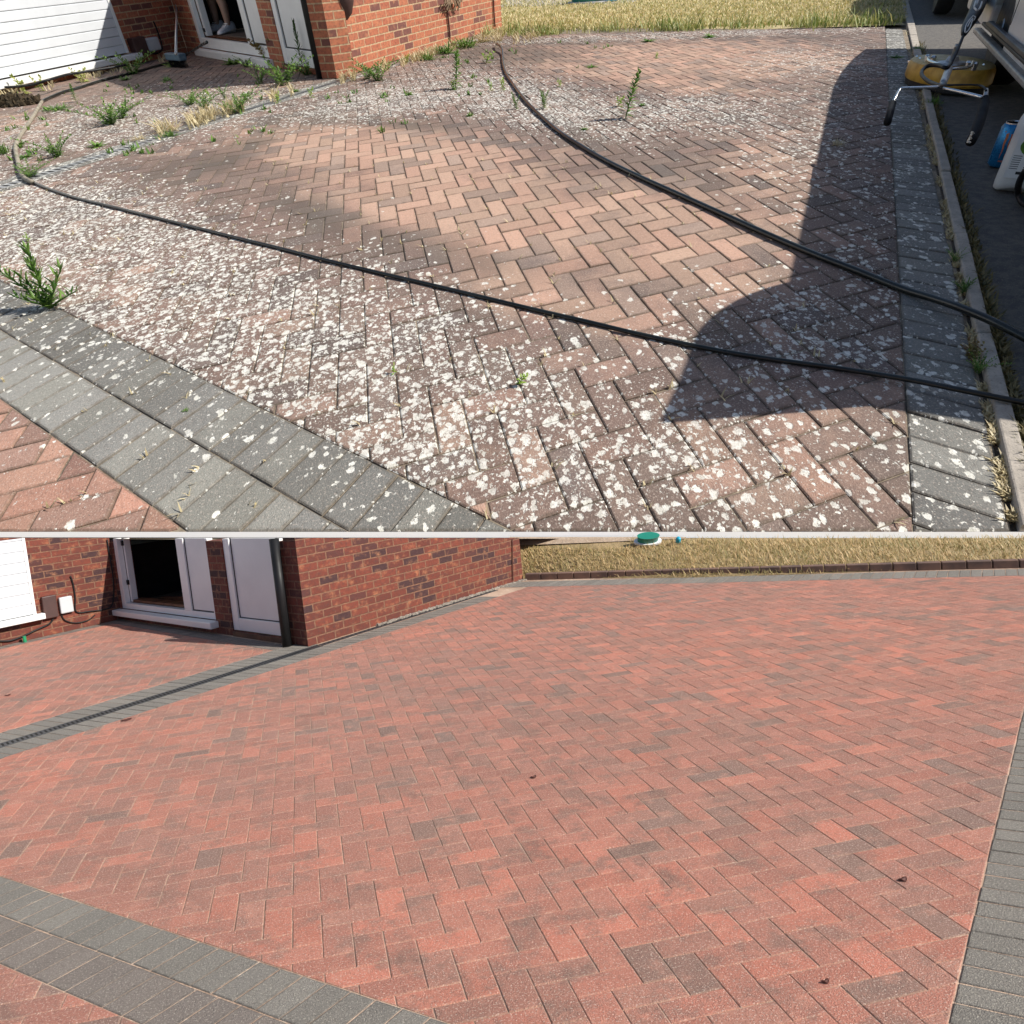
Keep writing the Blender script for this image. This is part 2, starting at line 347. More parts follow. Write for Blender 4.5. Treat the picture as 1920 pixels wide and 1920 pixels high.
def half(p,q,inside):
    """half plane through p,q containing inside"""
    nx,ny=-(q[1]-p[1]),(q[0]-p[0]); l=math.hypot(nx,ny); nx/=l;ny/=l; c=nx*p[0]+ny*p[1]
    if nx*inside[0]+ny*inside[1]<c: nx,ny,c=-nx,-ny,-c
    return (nx,ny,c)
class Pave:
    def __init__(s,fr,zs,gap=.017,ch=.04,jt=1.,dp=.0022): s.jt=jt;s.dp=dp; s.fr=fr;s.V=[];s.F=[];s.t=[];s.e=[];s.st=[];s.uv=[];s.gap=gap;s.ch=ch;s.zs=zs
    def add(s,poly,tint,stf):
        if area(poly)<0: poly=poly[::-1]
        def shrink(p,f):
            cx=sum(v[0] for v in p)/len(p);cy=sum(v[1] for v in p)/len(p); return [(cx+(v[0]-cx)*f,cy+(v[1]-cy)*f) for v in p]
        o=inset(poly,s.gap*random.uniform(.6,1.5)) or shrink(poly,.96)
        i=None
        for c_ in (s.ch,s.ch*.5,s.ch*.2):
            i=inset(o,c_)
            if i is not None and len(i)==len(o): break
            i=None
        if i is None: i=shrink(o,.9)
        k_=inset(i,.13)
        if k_ is None or len(k_)!=len(i): k_=shrink(i,.8)
        n=len(o); zj=random.gauss(0,.0008)*s.zs*s.jt; tx,ty=random.gauss(0,.0007)*s.zs*s.jt,random.gauss(0,.0007)*s.zs*s.jt
        cx=sum(p[0] for p in o)/n;cy=sum(p[1] for p in o)/n
        jc,js=random.gauss(0,.13),random.gauss(0,.10)
        k=len(s.V)
        for ring,z,e in ((k_,0.,0.),(i,-.0002*s.zs,.85),(o,-s.dp*s.zs,1.),(o,-.028*s.zs,1.)):
            for p in ring:
                zz=z+zj+tx*(p[0]-cx)+ty*(p[1]-cy); P=s.fr.L(p,zz); s.V.append(tuple(P)); s.uv.append(tuple(p)); s.t.append(tint); q=stf(p); s.st.append((q[0],q[1]+jc,q[2]+js)); s.e.append(e)
        s.F.append(tuple(k+j for j in range(n)))
        for r in (0,1,2):
            for j in range(n): s.F.append((k+r*n+j,k+(r+1)*n+j,k+(r+1)*n+(j+1)%n,k+r*n+(j+1)%n))
    def herring(s,hp,tintf,stf,bounds,hole=None):
        a0,a1,b0,b1=bounds
        for a in range(a0,a1):
            for b in range(b0,b1):
                if (b-a)%4: continue
                for q in (((a,b),(a+2,b),(a+2,b+1),(a,b+1)),((a,b+1),(a+1,b+1),(a+1,b+3),(a,b+3))):
                    p=clip(list(q),hp)
                    if len(p)>2 and abs(area(p))>.03: s.add(p,tintf(),stf)
    def course(s,p0,p1,w,tintf,stf,off=0.,side=1,bw=1.,ext=(0,0),hp=()):
        """soldier course along p0->p1 (lattice), blocks bw wide, w deep to the given side"""
        p0=np.array(p0);p1=np.array(p1); L=np.linalg.norm(p1-p0); d=(p1-p0)/L; n=np.array([-d[1],d[0]])*side
        k=-ext[0]+off*0
        t=-ext[0]+off
        while t<L+ext[1]:
            a=p0+d*t;b=p0+d*(t+bw); q=[tuple(a),tuple(b),tuple(b+n*w),tuple(a+n*w)]
            q=clip(q,hp) if hp else q
            if len(q)>2 and abs(area(q))>.03: s.add(q,tintf(),stf)
            t+=bw
    def build(s,name,mat):
        me=bpy.data.meshes.new(name); me.from_pydata(s.V,[],s.F); me.materials.append(mat)
        l=me.uv_layers.new(name='UVMap'); vi=np.zeros(len(me.loops),int); me.loops.foreach_get('vertex_index',vi)
        l.data.foreach_set('uv',np.array(s.uv)[vi].ravel())
        a=me.attributes.new('tint','FLOAT_COLOR','POINT'); a.data.foreach_set('color',np.c_[np.array(s.t),np.ones(len(s.t))].ravel())
        a=me.attributes.new('stain','FLOAT_VECTOR','POINT'); a.data.foreach_set('vector',np.array(s.st).ravel())
        a=me.attributes.new('edge','FLOAT','POINT'); a.data.foreach_set('value',s.e)
        o=bpy.data.objects.new(name,me); C.objects.link(o); o.matrix_world=s.fr.M; o['kind']='structure'; return o
def gauss(px,py,L):
    v=0
    for (cx,cy,rx,ry,an,am) in L:
        c,s_=math.cos(math.radians(an)),math.sin(math.radians(an)); dx,dy=px-cx,py-cy
        u=(dx*c+dy*s_)/rx; w_=(-dx*s_+dy*c)/ry; v=max(v,am*math.exp(-(u*u+w_*w_)**1.5))
    return v
LICH=[(330,560,470,150,22,1.0),(800,760,520,190,22,.80),(1250,900,420,200,0,.50),(120,420,330,90,10,.85),(720,190,200,34,-8,.62),(1000,195,230,46,12,.66),(1290,212,190,36,0,.52),(1520,260,150,130,0,.24),(1500,640,300,110,-5,.38),(1650,500,120,350,0,.22),(230,235,330,50,-8,.45),(430,190,160,30,-5,.45),(1280,66,500,7,-2,.4),(1550,120,140,30,0,.28),(1800,820,150,280,0,.30),(60,620,300,60,30,.4)]
CLEAN=[(720,290,330,62,6,1.),(900,395,360,105,14,1.),(1250,450,300,130,12,.85),(1060,560,240,60,14,.8),(1300,110,330,45,2,.85),(1200,145,260,24,8,.8),(1450,330,160,90,10,.5),(150,260,0.1,.1,0,0),(30,235,90,26,0,.5),(130,900,330,190,25,.95),(450,165,110,25,0,.3),(470,130,120,20,0,.4),(800,900,600,200,20,.38),(300,600,500,120,20,.28),(1400,850,400,160,0,.38)]
SOOT=[(250,230,330,60,-8,.42),(560,225,120,22,-8,1.),(720,230,160,16,4,.8),(430,295,130,28,-25,.9),(290,330,160,30,-20,.6),(640,420,170,40,18,.8),(870,480,170,40,16,.65),(1180,300,260,40,25,.55),(950,100,160,28,0,.8),(1060,78,200,9,0,.9),(1370,70,260,7,0,.6),(1560,470,60,260,0,.35),(1200,620,200,30,14,.4),(400,110,160,18,0,.4),(560,470,180,30,16,.5)]
def stT(p):
    x,y=T.px(T.L(p)); return (gauss(x,y,LICH),max(.10,gauss(x,y,CLEAN)),gauss(x,y,SOOT))
def stTg(p):
    x,y=T.px(T.L(p)); l=gauss(x,y,LICH); s=half(Lm0,Lm1,(-14.,22.)); out=max(0,s[0]*p[0]+s[1]*p[1]-s[2])
    if out>0: return (.06,.9,.0)
    return (.42*l,.32,.15)
def tT():
    r=random.random(); v=random.uniform(.82,1.16)
    return (v*random.uniform(.97,1.08),v,v*.98) if r<.8 else (v*.8,v*.86,v*.9)
def tG(): v=random.uniform(.86,1.14); return (v,v,v*random.uniform(.96,1.02))
lt=T.lat
# T lines
R0,R1=lt((1712,977)),lt((1660,56)); RI=np.array([-10.,-10.])
Rd=(R1-R0)/np.linalg.norm(R1-R0); Rn=np.array([-Rd[1],Rd[0]]); 
if Rn@(lt((1880,977))-R0)<0: Rn=-Rn
Lu0,Lu1=lt((0,525)),lt((935,981)); Lm0,Lm1=lt((20,627)),lt((617,983)); Ll0,Ll1=lt((0,745)),lt((320,975))
Ld=(Lu1-Lu0)/np.linalg.norm(Lu1-Lu0); Ln=np.array([-Ld[1],Ld[0]])
if Ln@(Ll0-Lu0)<0: Ln=-Ln
wL=float(Ln@(((Ll0+Ll1)/2)-(Lu0+Lu1)/2))/2
Lm0,Lm1=Lu0+Ln*wL,Lu1+Ln*wL; Ll0,Ll1=Lu0+2*Ln*wL,Lu1+2*Ln*wL
D0,D1=lt((0,350)),lt((640,150)); Dd=(D1-D0)/np.linalg.norm(D1-D0); Dn=np.array([-Dd[1],Dd[0]])     # drain centre line
if Dn@(lt((800,500))-D0)<0: Dn=-Dn
E0,E1=lt((960,66)),lt((1660,50)); WA0,WA1=lt((0,178)),lt((350,99)); WB0,WB1=WA1,lt((632,148))
near0,near1=lt((0,996)),lt((1920,996)); mid=lt((960,500))
hpR=half(R0,R1,mid); hpLu=half(Lu0,Lu1,mid); hpD=half(D0+Dn*1.45,D1+Dn*1.45,mid); hpE=half(E0,E1,mid); hpN=half(near0,near1,mid)
left=half(lt((-420,300)),lt((-420,900)),mid)
P=Pave(T,1.7)
P.herring([hpR,hpLu,hpD,hpE,hpN,left],tT,stT,(-75,110,-110,60))
porch=lt((300,180))
P.herring([half(D0-Dn*1.45,D1-Dn*1.45,porch),half(WA0,WA1,porch),half(WB0,WB1,porch),half(lt((-250,200)),lt((-250,400)),porch)],tT,stT,(-110,20,-130,40))
tT0=tT
tT=lambda:tuple(np.array(tT0())*(.98,.84,.83))
P.herring([half(Ll0,Ll1,lt((50,950))),hpN,half(lt((-420,800)),lt((-420,900)),lt((50,950)))],tT,lambda p:(.03,.72,.10),(-70,20,-10,70))
tT=tT0
P.build('upper_driveway_paving',M['paveT'])
Q=Pave(T,1.7)
Q.course(R0,R1,2.,tG,lambda p:(.20,.50,.05),off=-.05,side=1 if np.array([-Rd[1],Rd[0]])@Rn>0 else -1,ext=(3,0),hp=[hpN])
sd_=1 if np.array([-Ld[1],Ld[0]])@Ln>0 else -1
Q.course(Lu0,Lu1,wL,tG,stTg,side=sd_,ext=(14,8),hp=[hpN]); Q.course(Lm0,Lm1,wL,tG,lambda p:(.05,.95,0.),side=sd_,off=.35,ext=(14,12),hp=[hpN])
ds=1 if np.array([-Dd[1],Dd[0]])@Dn>0 else -1
wcorner=half(lt((632,150)),lt((700,205)),mid)
Q.course(D0+Dn*.5,D1+Dn*.5,.95,tG,lambda p:(.35,.5,.3),side=ds,bw=2.,ext=(8,38),hp=[hpE])
Q.course(D0-Dn*.5,D1-Dn*.5,.95,tG,lambda p:(.35,.5,.3),side=-ds,bw=2.,ext=(8,0))
Q.build('upper_border_paving',M['paveTg'])
g=G(); a=T.gp((-900,998.5));b=T.gp((2800,998.5)); 
def flat(fr,pts,z): return [fr.gp(p) * [1,1,0]+[0,0,z] for p in pts]
va=(b-a)/np.linalg.norm(b-a); 
g.quad([a-va*12+[0,0,-.06],b+va*12+[0,0,-.06],b+va*12+[0,90,-.06],a-va*12+[0,90,-.06]])
g.prism([a-va*3+[0,0,-.065],b+va*3+[0,0,-.065],b+va*3+[0,.5,-.065],a-va*3+[0,.5,-.065]],(0,0,-.3))
structure('ground',g,M['earth'],T)
g=G(); kx=T.gp((1890,990)); 
g.quad([T.gp((-500,997.5),-.0072),T.gp((1895,997.5),-.0072),T.gp((1701,56),-.0072),T.gp((938,52),-.0072),T.gp((636,148),-.0072),T.gp((350,97),-.0072),T.gp((0,170),-.0072),T.gp((-500,290),-.0072)])
structure('paving_bed',g,M['sandT'],T)
# gutter of grit between border and kerb, kerb stones, road
KL=[(1908,997),(1846,705),(1835,657),(1783,418),(1740,220),(1701,49),(1686,-10)]; KR=[(1952,997),(1876,705),(1862,657),(1805.6,418),(1753.5,220),(1714,49),(1698,-10)]
g=G(); BL=[T.gp(p,-.012) for p in ((1700,52),(1733,226),(1770,417),(1812,645),(1884,974),(1889,997))][::-1]; BR=[T.gp(p,-.012) for p in KL]
g.quad(BL+BR[::-1][1:]) if False else g.quad(BL+[T.gp((1703,52),-.012),T.gp((1743,220),-.012),T.gp((1787,418),-.012),T.gp((1839,657),-.012),T.gp((1912,997),-.012)])
structure('gutter_grit',g,M['sandTd'],T)
kth=Thing(T,'concrete_kerb','pale concrete edging kerb between dark block border and shaded road','kerb',T.gp((1783,418)))
kl=[T.gp(p) for p in ((1912,997),(1840,680),(1783,418),(1740,220),(1701,49),(1683,-25))]; kr=[T.gp(p) for p in ((1955,997),(1868,680),(1805.6,418),(1754,220),(1715,49),(1695,-25))]
def interp(P,t):
    L=[0]; 
    for i in range(len(P)-1): L.append(L[-1]+np.linalg.norm(P[i+1]-P[i]))
    x=t*L[-1]
    for i in range(len(P)-1):
        if x<=L[i+1] or i==len(P)-2:
            f=(x-L[i])/(L[i+1]-L[i]); return P[i]*(1-f)+P[i+1]*f
nk=17
for k in range(nk):
    t0,t1=(k+.006)/nk,(k+1-.006)/nk; z=.022+random.gauss(0,.003)
    P4=[interp(kl,t0),interp(kr,t0),interp(kr,t1),interp(kl,t1)]
    g=G(); g.prism([p+[0,0,z] for p in P4],(0,0,-.1)); kth.part('kerb_stone',g,M['kerb'],bevel=.008)
g=G(); rl=[T.gp(p,-.01) for p in ((1957,996),(1870,680),(1807,418),(1755,220),(1716,49),(1696,-25))]; rl=[rl[0]+(rl[0]-rl[1])*1.5]+rl+[rl[-1]+(rl[-1]-rl[-2])*3]
for a,b in zip(rl[:-1],rl[1:]): g.quad([a,a+[14,-6.5,0],b+[14,-6.5,0],b])
structure('road',g,M['asphalt'],T)
# drain channel grating
def drain(fr,A,Bp,wd,L,slot,label,name,z,mats,bar):
    A=np.array(A);Bp=np.array(Bp)
    th=Thing(fr,name,label,'drain',(A+Bp)/2)
    d=(Bp-A);Ln_=np.linalg.norm(d);d/=Ln_;n=np.array([-d[1],d[0],0])
    for s_ in(-1,1):
        g=G(); g.prism([A+n*s_*wd/2+[0,0,z],Bp+n*s_*wd/2+[0,0,z],Bp+n*s_*(wd/2-bar)+[0,0,z],A+n*s_*(wd/2-bar)+[0,0,z]],(0,0,-.02)); th.part('rail',g,mats[0])
    g=G(); k=int(Ln_/slot)
    for i in range(k):
        a_=A+d*slot*i; b_=a_+d*slot*.5; w_=wd/2-bar*.9
        g.prism([a_-n*w_+[0,0,z-.002],b_-n*w_+[0,0,z-.002],b_+n*w_+[0,0,z-.002],a_+n*w_+[0,0,z-.002]],(0,0,-.002))
    th.part('grating',g,mats[0])
    g=G(); g.quad([A-n*wd/2+[0,0,z-.0044],Bp-n*wd/2+[0,0,z-.0044],Bp+n*wd/2+[0,0,z-.0044],A+n*wd/2+[0,0,z-.0044]]); th.part('channel_bottom',g,M['dark'])
    return th
drain(T,T.gp((-130,392)),T.gp((640,150)),.15,0,.085,'slotted drain channel crossing the weedy upper driveway below the porch','drain_channel',.0,(M['zinc'],),.022)
drain(T,T.gp((641,149.6)),T.gp((930,61)),.11,0,.1,'narrow slotted drain running along the foot of the long orange brick wall','drain_channel',.0,(M['zinc'],),.02)

# ---- B paving
lb=B.lat
def stB(p): return (0,.5+.45*math.sin(p[0]*.11+1)*math.sin(p[1]*.09),max(0,.2*math.sin(p[0]*.17+p[1]*.05)))
def tB():
    r=random.random(); v=random.uniform(.90,1.10)
    if r<.26: return (v*1.15,v*1.06,v*1.02)
    if r<.72: return (v*.98,v*1.0,v*1.0)
    if r<.93: return (v*.86,v*1.0,v*1.03)
    return (v*.64,v*.92,v*1.0)
bR0,bR1=lb((1777,1918)),lb((1918,1335)); bmid=lb((1000,1500))
bRd=(bR1-bR0)/np.linalg.norm(bR1-bR0); bRn=np.array([-bRd[1],bRd[0]])
if bRn@(lb((1900,1900))-bR0)<0: bRn=-bRn
bLu0,bLu1=lb((0,1642)),lb((840,1917)); bLd=(bLu1-bLu0)/np.linalg.norm(bLu1-bLu0); bLn=np.array([-bLd[1],bLd[0]])
if bLn@(lb((0,1815))-bLu0)<0: bLn=-bLn
wBm=2.0
bD0,bD1=lb((0,1398)),lb((600,1210)); bDd=(bD1-bD0)/np.linalg.norm(bD1-bD0); bDn=np.array([-bDd[1],bDd[0]])
if bDn@(bmid-bD0)<0: bDn=-bDn
wu=float(-bDn@(lb((0,1363))-bD0)); wl=float(bDn@(lb((0,1424))-bD0))
wu,wl=max(2.2,min(3.5,wu)),max(2.2,min(3.2,wl))
bE0,bE1=lb((1000,1100)),lb((1920,1079)); bF0,bF1=lb((980,1088)),lb((1920,1066))
def spx(fr,a): return fr.lat(a)
bleft=half(lb((-350,1500)),lb((-350,1700)),bmid)
P=Pave(B,1.0,gap=.015,ch=.022,jt=.38,dp=.0014)
P.herring([half(bR0,bR1,bmid),half(bLu0,bLu1,bmid),half(bD0+bDn*wl,bD1+bDn*wl,bmid),half(bE0,bE1,bmid),bleft],tB,stB,(-70,120,-110,50))
bp=lb((250,1230)); bWA0,bWA1=lb((0,1212)),lb((227,1161)); bWB0,bWB1=lb((227,1161)),lb((578,1216))
def off(p,q,ins,d):
    h=half(p,q,ins); return (h[0],h[1],h[2]+d)
P.herring([half(bD0-bDn*wu,bD1-bDn*wu,bp),off(bWA0,bWA1,bp,2.),off(bWB0,bWB1,bp,2.),half(lb((-200,1250)),lb((-200,1300)),bp)],tB,stB,(-90,20,-120,10))
P.herring([off(bLu0+bLn*2*wBm,bLu1+bLn*2*wBm,lb((50,1900)),0),bleft,half(lb((0,2250)),lb((900,2250)),bmid)],tB,stB,(-60,20,-5,50))
P.build('lower_driveway_paving',M['paveB'])
Q=Pave(B,1.0,gap=.026,ch=.03,jt=.6,dp=.0022)
def tgb(): v=random.uniform(.9,1.12); return (v,v,v*.99)
def tgb2(): v=random.uniform(.78,.98); return (v*1.06,v*.98,v*.97)
s0=lambda p:(0,.6,.0)
sg=lambda d,n: 1 if np.array([-d[1],d[0]])@n>0 else -1
for j in range(2): Q.course(bR0+bRn*2.0*j,bR1+bRn*2.0*j,2.0,tgb,s0,side=sg(bRd,bRn),ext=(6,30),off=.3*j,hp=[half(bE0,bE1,bmid)])
Q.course(bLu0,bLu1,wBm,tgb,s0,side=sg(bLd,bLn),ext=(8,10)); Q.course(bLu0+bLn*wBm,bLu1+bLn*wBm,wBm,tgb2,s0,side=sg(bLd,bLn),ext=(8,10),off=.4)
Q.course(bD0+bDn*.55,bD1+bDn*.55,wl-.55,tgb,s0,side=sg(bDd,bDn),ext=(8,26),bw=1.,hp=[half(bE0,bE1,bmid)])
Q.course(bD0-bDn*.55,bD1-bDn*.55,wu-.55,tgb,s0,side=-sg(bDd,bDn),ext=(8,0),bw=1.)
hw=[half(bD0-bDn*wu,bD1-bDn*wu,bp)]
def sideof(p,q,ins):
    d=q-p; return 1 if (-d[1]*(ins-p)[0]+d[0]*(ins-p)[1])>0 else -1
Q.course(bWA0,bWA1,2.,tgb2,s0,side=sideof(bWA0,bWA1,bp),ext=(12,0),bw=1.,hp=hw+[half(bWB0,bWB1,bp)])
Q.course(bWB0,bWB1,2.,tgb2,s0,side=sideof(bWB0,bWB1,bp),bw=1.,hp=hw+[off(bWA0,bWA1,bp,2.)])
Q.course(bE0,bE1,float(np.linalg.norm(bF0-bE0))*.62,tgb,s0,side=-sideof(bE0,bE1,bmid),ext=(5.,30),bw=1.)
Q.build('lower_border_paving',M['paveBg'])
g=G(); 
g.quad([B.L(lb((-600,2400)),-.0030),B.L(lb((2900,2400)),-.0030),B.gp((2900,1070),-.0030),B.gp((1920,1064),-.0030),B.gp((980,1086),-.0030),B.gp((578,1205),-.0030),B.gp((227,1155),-.0030),B.gp((-300,1290),-.0030)])
structure('lower_paving_bed',g,M['sandB'],B)
g=G(); g.quad([B.L(lb((-600,2400)),-.08),B.L(lb((2900,2400)),-.08),B.gp((3600,1200),-.08),B.gp((2900,1065),-.08),B.gp((980,1083),-.08),B.gp((0,1190),-.08),B.gp((-600,1290),-.08)])
structure('lower_ground',g,M['earth'],B)
drain(B,B.gp((-60,1417)),B.gp((600,1210)),.095,0,.026,'black slotted drain channel crossing the clean red driveway','drain_channel',.002,(M['trim'],),.010)
drain(B,B.gp((601,1209.6)),B.gp((930,1106)),.07,0,.05,'narrow dark drain along the foot of the deep red brick wall','drain_channel',.002,(M['trim'],),.010)

# ---------------------------------------------------------------- walls with openings
class Wall:
    def __init__(s,fr,A,Bp,toward=(0.,0.)):
        s.fr=fr; s.A=fr.gp(A) if len(A)==2 else np.array(A,float); s.B=fr.gp(Bp) if len(Bp)==2 else np.array(Bp,float)
        s.d=s.B-s.A; s.Lg=np.linalg.norm(s.d); s.d/=s.Lg; s.n=np.cross(s.d,UP)
        if s.n@(np.array([toward[0],toward[1],0])-s.A)<0: s.n=-s.n
    def uv(s,p,off=0.):
        r=s.fr.ray(p); o=np.array([0,0,HC]); t=((s.A+s.n*off-o)@s.n)/(r@s.n); q=o+r*t-s.A
        return np.array([q@s.d,q[2]])
    def P(s,u,v,off=0.): return s.A+s.d*u+s.n*off+UP*v
    def slab(s,g,poly,o0,o1,uvm=True):
        """extruded polygon in wall coords from offset o0 (back) to o1 (front)"""
        n=len(poly); V=[s.P(u,v,o1) for u,v in poly]+[s.P(u,v,o0) for u,v in poly]
        F=[tuple(range(n)),tuple(range(2*n-1,n-1,-1))]+[(i,(i+1)%n,n+(i+1)%n,n+i) for i in range(n)]
        k=[tuple(p) for p in poly]
        UVs=[k,k[::-1]]
        for i in range(n):
            (u0,v0),(u1,v1)=k[i],k[(i+1)%n]; D=abs(o1-o0)
            if abs(u1-u0)>abs(v1-v0): UVs.append([(u0,v0),(u1,v1),(u1,v1+D),(u0,v0+D)])
            else: UVs.append([(u0,v0),(u1,v1),(u1+D,v1),(u0+D,v0)])
        g.add(V,F,UVs if uvm else None); return g
    def rect(s,g,u0,u1,v0,v1,o0,o1): return s.slab(g,[(u0,v0),(u1,v0),(u1,v1),(u0,v1)],o0,o1)
    def pxrect(s,tl,tr,br,bl,off=0.):
        q=[s.uv(p,off) for p in (tl,tr,br,bl)]
        return (q[0][0]+q[3][0])/2,(q[1][0]+q[2][0])/2,(q[2][1]+q[3][1])/2,(q[0][1]+q[1][1])/2

# ======================= house of the upper court
HA=Wall(T,(0,178),(352,98)); HBw=Wall(T,(352,98),(632,147.5)); HCw=Wall(T,(632,147.5),(941,51))
hs=Thing(T,'brick_house','orange brick house behind the weedy driveway, person standing in its open door','house',HBw.B)
TH=.35
# wall A
g=G(); HA.slab(g,[(-9,0),(HA.Lg-.002,0),(HA.Lg-.002,5),(-9,5)],-TH,0); hs.part('wall',g,M['brickT'])
# wall B with openings
def bu(p,off=0.): return HBw.uv(p,off)[0]
def bv(p,off=0.): return HBw.uv(p,off)[1]
fu0=(bu((375,83))+bu((348,0)))/2; fu1=(bu((500,90))+bu((480,0)))/2; fvb=bv((383,90))
du0=(bu((502,0))+bu((533,112)))/2; du1=bu((604,130)); dvb=bv((570,126)); VT=2.42; HT_=2.62
g=G()
HBw.slab(g,[(0.002,0),(fu0,0),(fu0,VT),(0.002,VT)],-TH,0)
HBw.slab(g,[(fu0,0),(fu1,0),(fu1,fvb-.02),(fu0,fvb-.02)],-TH,0)
HBw.slab(g,[(fu1,0),(du0,0),(du0,VT),(fu1,VT)],-TH,0)
HBw.slab(g,[(du0,0),(du1,0),(du1,dvb-.01),(du0,dvb-.01)],-TH,0)
HBw.slab(g,[(du1,0),(HBw.Lg-.002,0),(HBw.Lg-.002,VT),(du1,VT)],-TH,0)
HBw.slab(g,[(.002,VT+.001),(HBw.Lg-.002,VT+.001),(HBw.Lg-.002,HT_),(.002,HT_)],-TH,0)
hs.part('wall',g,M['brickT'])
# wall C: gable rising away from the corner
g=G(); LC=HCw.Lg
HCw.slab(g,[(0,0),(LC,0),(LC,HT_),(0,HT_)],-TH,0); hs.part('wall',g,M['brickT'],label='long sunlit orange brick wall')
g=G(); eu=HCw.uv((632,0)); # plinth return at far end
HCw.slab(g,[(LC-TH,0),(LC,0),(LC,HT_),(LC-TH,HT_)],-3.5,-TH-.002); hs.part('wall',g,M['brickT'])
g=G(); g.prism([HBw.B+[0,0,HT_+.002],HBw.A+[0,0,HT_+.002],HBw.A-HBw.n*7+[0,0,HT_+.002],HCw.B+[0,0,HT_+.002]],(0,0,.12)); hs.part('roof',g,M['boxb'])
# french door: frame, fixed panel, threshold, sill
fr_=G(); w1=.16
mu0,mu1=bu((452,40)),bu((461,40)); 
HBw.rect(fr_,fu0,fu0+w1,fvb,VT,-.12,-.02); HBw.rect(fr_,fu1-.06,fu1,fvb,VT,-.12,-.02); HBw.rect(fr_,fu0+w1,fu1-.06,fvb,fvb+.18,-.12,-.021); HBw.rect(fr_,mu0,mu1,fvb+.18,VT,-.12,-.02)
HBw.rect(fr_,fu0+w1,mu0,VT-.18,VT,-.12,-.022)
fd=hs.part('french_door',fr_,M['upvc'],bevel=.012)
g=G(); HBw.rect(g,mu1,fu1-.06,fvb+.18,VT,-.10,-.05); hs.part('panel',g,M['upvcp'],parent=fd)
g=G(); HBw.rect(g,mu1,mu1+.035,fvb+.18,VT,-.05,-.043); HBw.rect(g,mu1,fu1-.06,fvb+.18,fvb+.21,-.05,-.0425); hs.part('gasket',g,M['seal'],parent=fd)
g=G(); HBw.slab(g,[(fu0-.12,fvb-.14),(fu1+.12,fvb-.14),(fu1+.12,fvb-.01),(fu0-.12,fvb-.01)],-.02,.13); hs.part('sill',g,M['upvc'],parent=fd,bevel=.015)
g=G(); HBw.rect(g,fu0+w1+.01,fu0+w1+.13,fvb+.2,VT-.2,-.26,-.13); hs.part('open_leaf',g,M['upvc'],parent=fd,bevel=.01)
g=G(); HBw.rect(g,fu0+w1+.03,fu0+w1+.10,bv((382,62)),bv((382,55)),-.128,-.10); hs.part('lock_plate',g,M['blackp'],parent=fd)
# interior
g=G(); FL=HBw.uv((420,61),-.60)[1]
HBw.rect(g,fu0-.4,fu1+.9,FL-.1,FL,-2.2,-TH-.01); hs.part('floor',g,M['carpet'])
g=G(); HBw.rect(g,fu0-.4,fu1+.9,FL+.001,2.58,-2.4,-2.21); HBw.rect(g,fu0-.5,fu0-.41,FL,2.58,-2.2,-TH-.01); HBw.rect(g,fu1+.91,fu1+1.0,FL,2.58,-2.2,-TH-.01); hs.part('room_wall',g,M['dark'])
g=G(); HBw.rect(g,fu0+w1,mu0,fvb+.181,max(fvb+.2,FL-.02),-TH,-.17); hs.part('threshold',g,M['wood'])
# white door
g=G(); HBw.rect(g,du0,du0+.17,dvb,VT,-.12,-.015); HBw.rect(g,du1-.12,du1,dvb,VT,-.12,-.015); HBw.rect(g,du0+.17,du1-.12,dvb,dvb+.24,-.12,-.016); HBw.rect(g,du0+.17,du1-.12,VT-.2,VT,-.12,-.016)
dr=hs.part('door',g,M['upvc'],bevel=.01)
g=G(); HBw.rect(g,du0+.17,du1-.12,dvb+.24,VT-.2,-.10,-.05); hs.part('panel',g,M['upvcp'],parent=dr)
g=G(); HBw.rect(g,du0+.17,du0+.195,dvb+.24,VT-.2,-.05,-.044); HBw.rect(g,du0+.195,du1-.12,dvb+.24,dvb+.26,-.05,-.044);hs.part('gasket',g,M['seal'],parent=dr)
g=G(); HBw.rect(g,du1-.05,du1-.025,dvb+.02,VT-.2,-.02,-.012); 
for vv in (bv((596,100)),bv((590,60)),bv((583,18))): HBw.rect(g,du1-.07,du1-.01,vv-.12,vv+.12,-.02,.015)
hs.part('hinge',g,M['seal'],parent=dr)
# drainpipe
pu=bu((616,149)); 
g=G(); g.tube([HBw.P(pu,0.0,.11),HBw.P(pu,HT_,.11)],.085,14); dp=hs.part('drainpipe',g,M['blackp'],smooth=True)
g=G(); 
for v in (2.2,): g.tube([HBw.P(pu,v,.11),HBw.P(pu,v+.12,.11)],.10,14)
hs.part('pipe_collar',g,M['blackp'],parent=dp)
# cladding bay on wall A
cu=(HA.uv((203,0),.15)[0]+HA.uv((236,92),.15)[0])/2; cb=HA.uv((150,118),.2)[1]; 
g=G(); pitch=(HA.uv((100,60),.12)[1]-HA.uv((100,79.5),.12)[1])
k=0; v=cb
while v<5:
    v2=v+pitch
    HA.slab(g,[(-9,v),(cu,v),(cu,v2-.012),(-9,v2-.012)],0.002,.12+.0); 
    v=v2
cl=hs.part('cladding',g,M['clad'],bevel=.008)
g=G(); HA.slab(g,[(-9,cb),(cu-.002,cb),(cu-.002,4.9),(-9,4.9)],0.001,.105); hs.part('cladding_groove',g,M['boxg'],parent=cl)
g=G(); HA.slab(g,[(cu+.001,cb),(cu+.07,cb),(cu+.07,5),(cu+.001,5)],0.001,.135); hs.part('edge_trim',g,M['upvc'],parent=cl)
g=G(); HA.slab(g,[(-9,cb-.13),(cu+.32,cb-.13),(cu+.32,cb-.03),(-9,cb-.005)],0.001,.24); hs.part('sill',g,M['upvc'],parent=cl,bevel=.012)
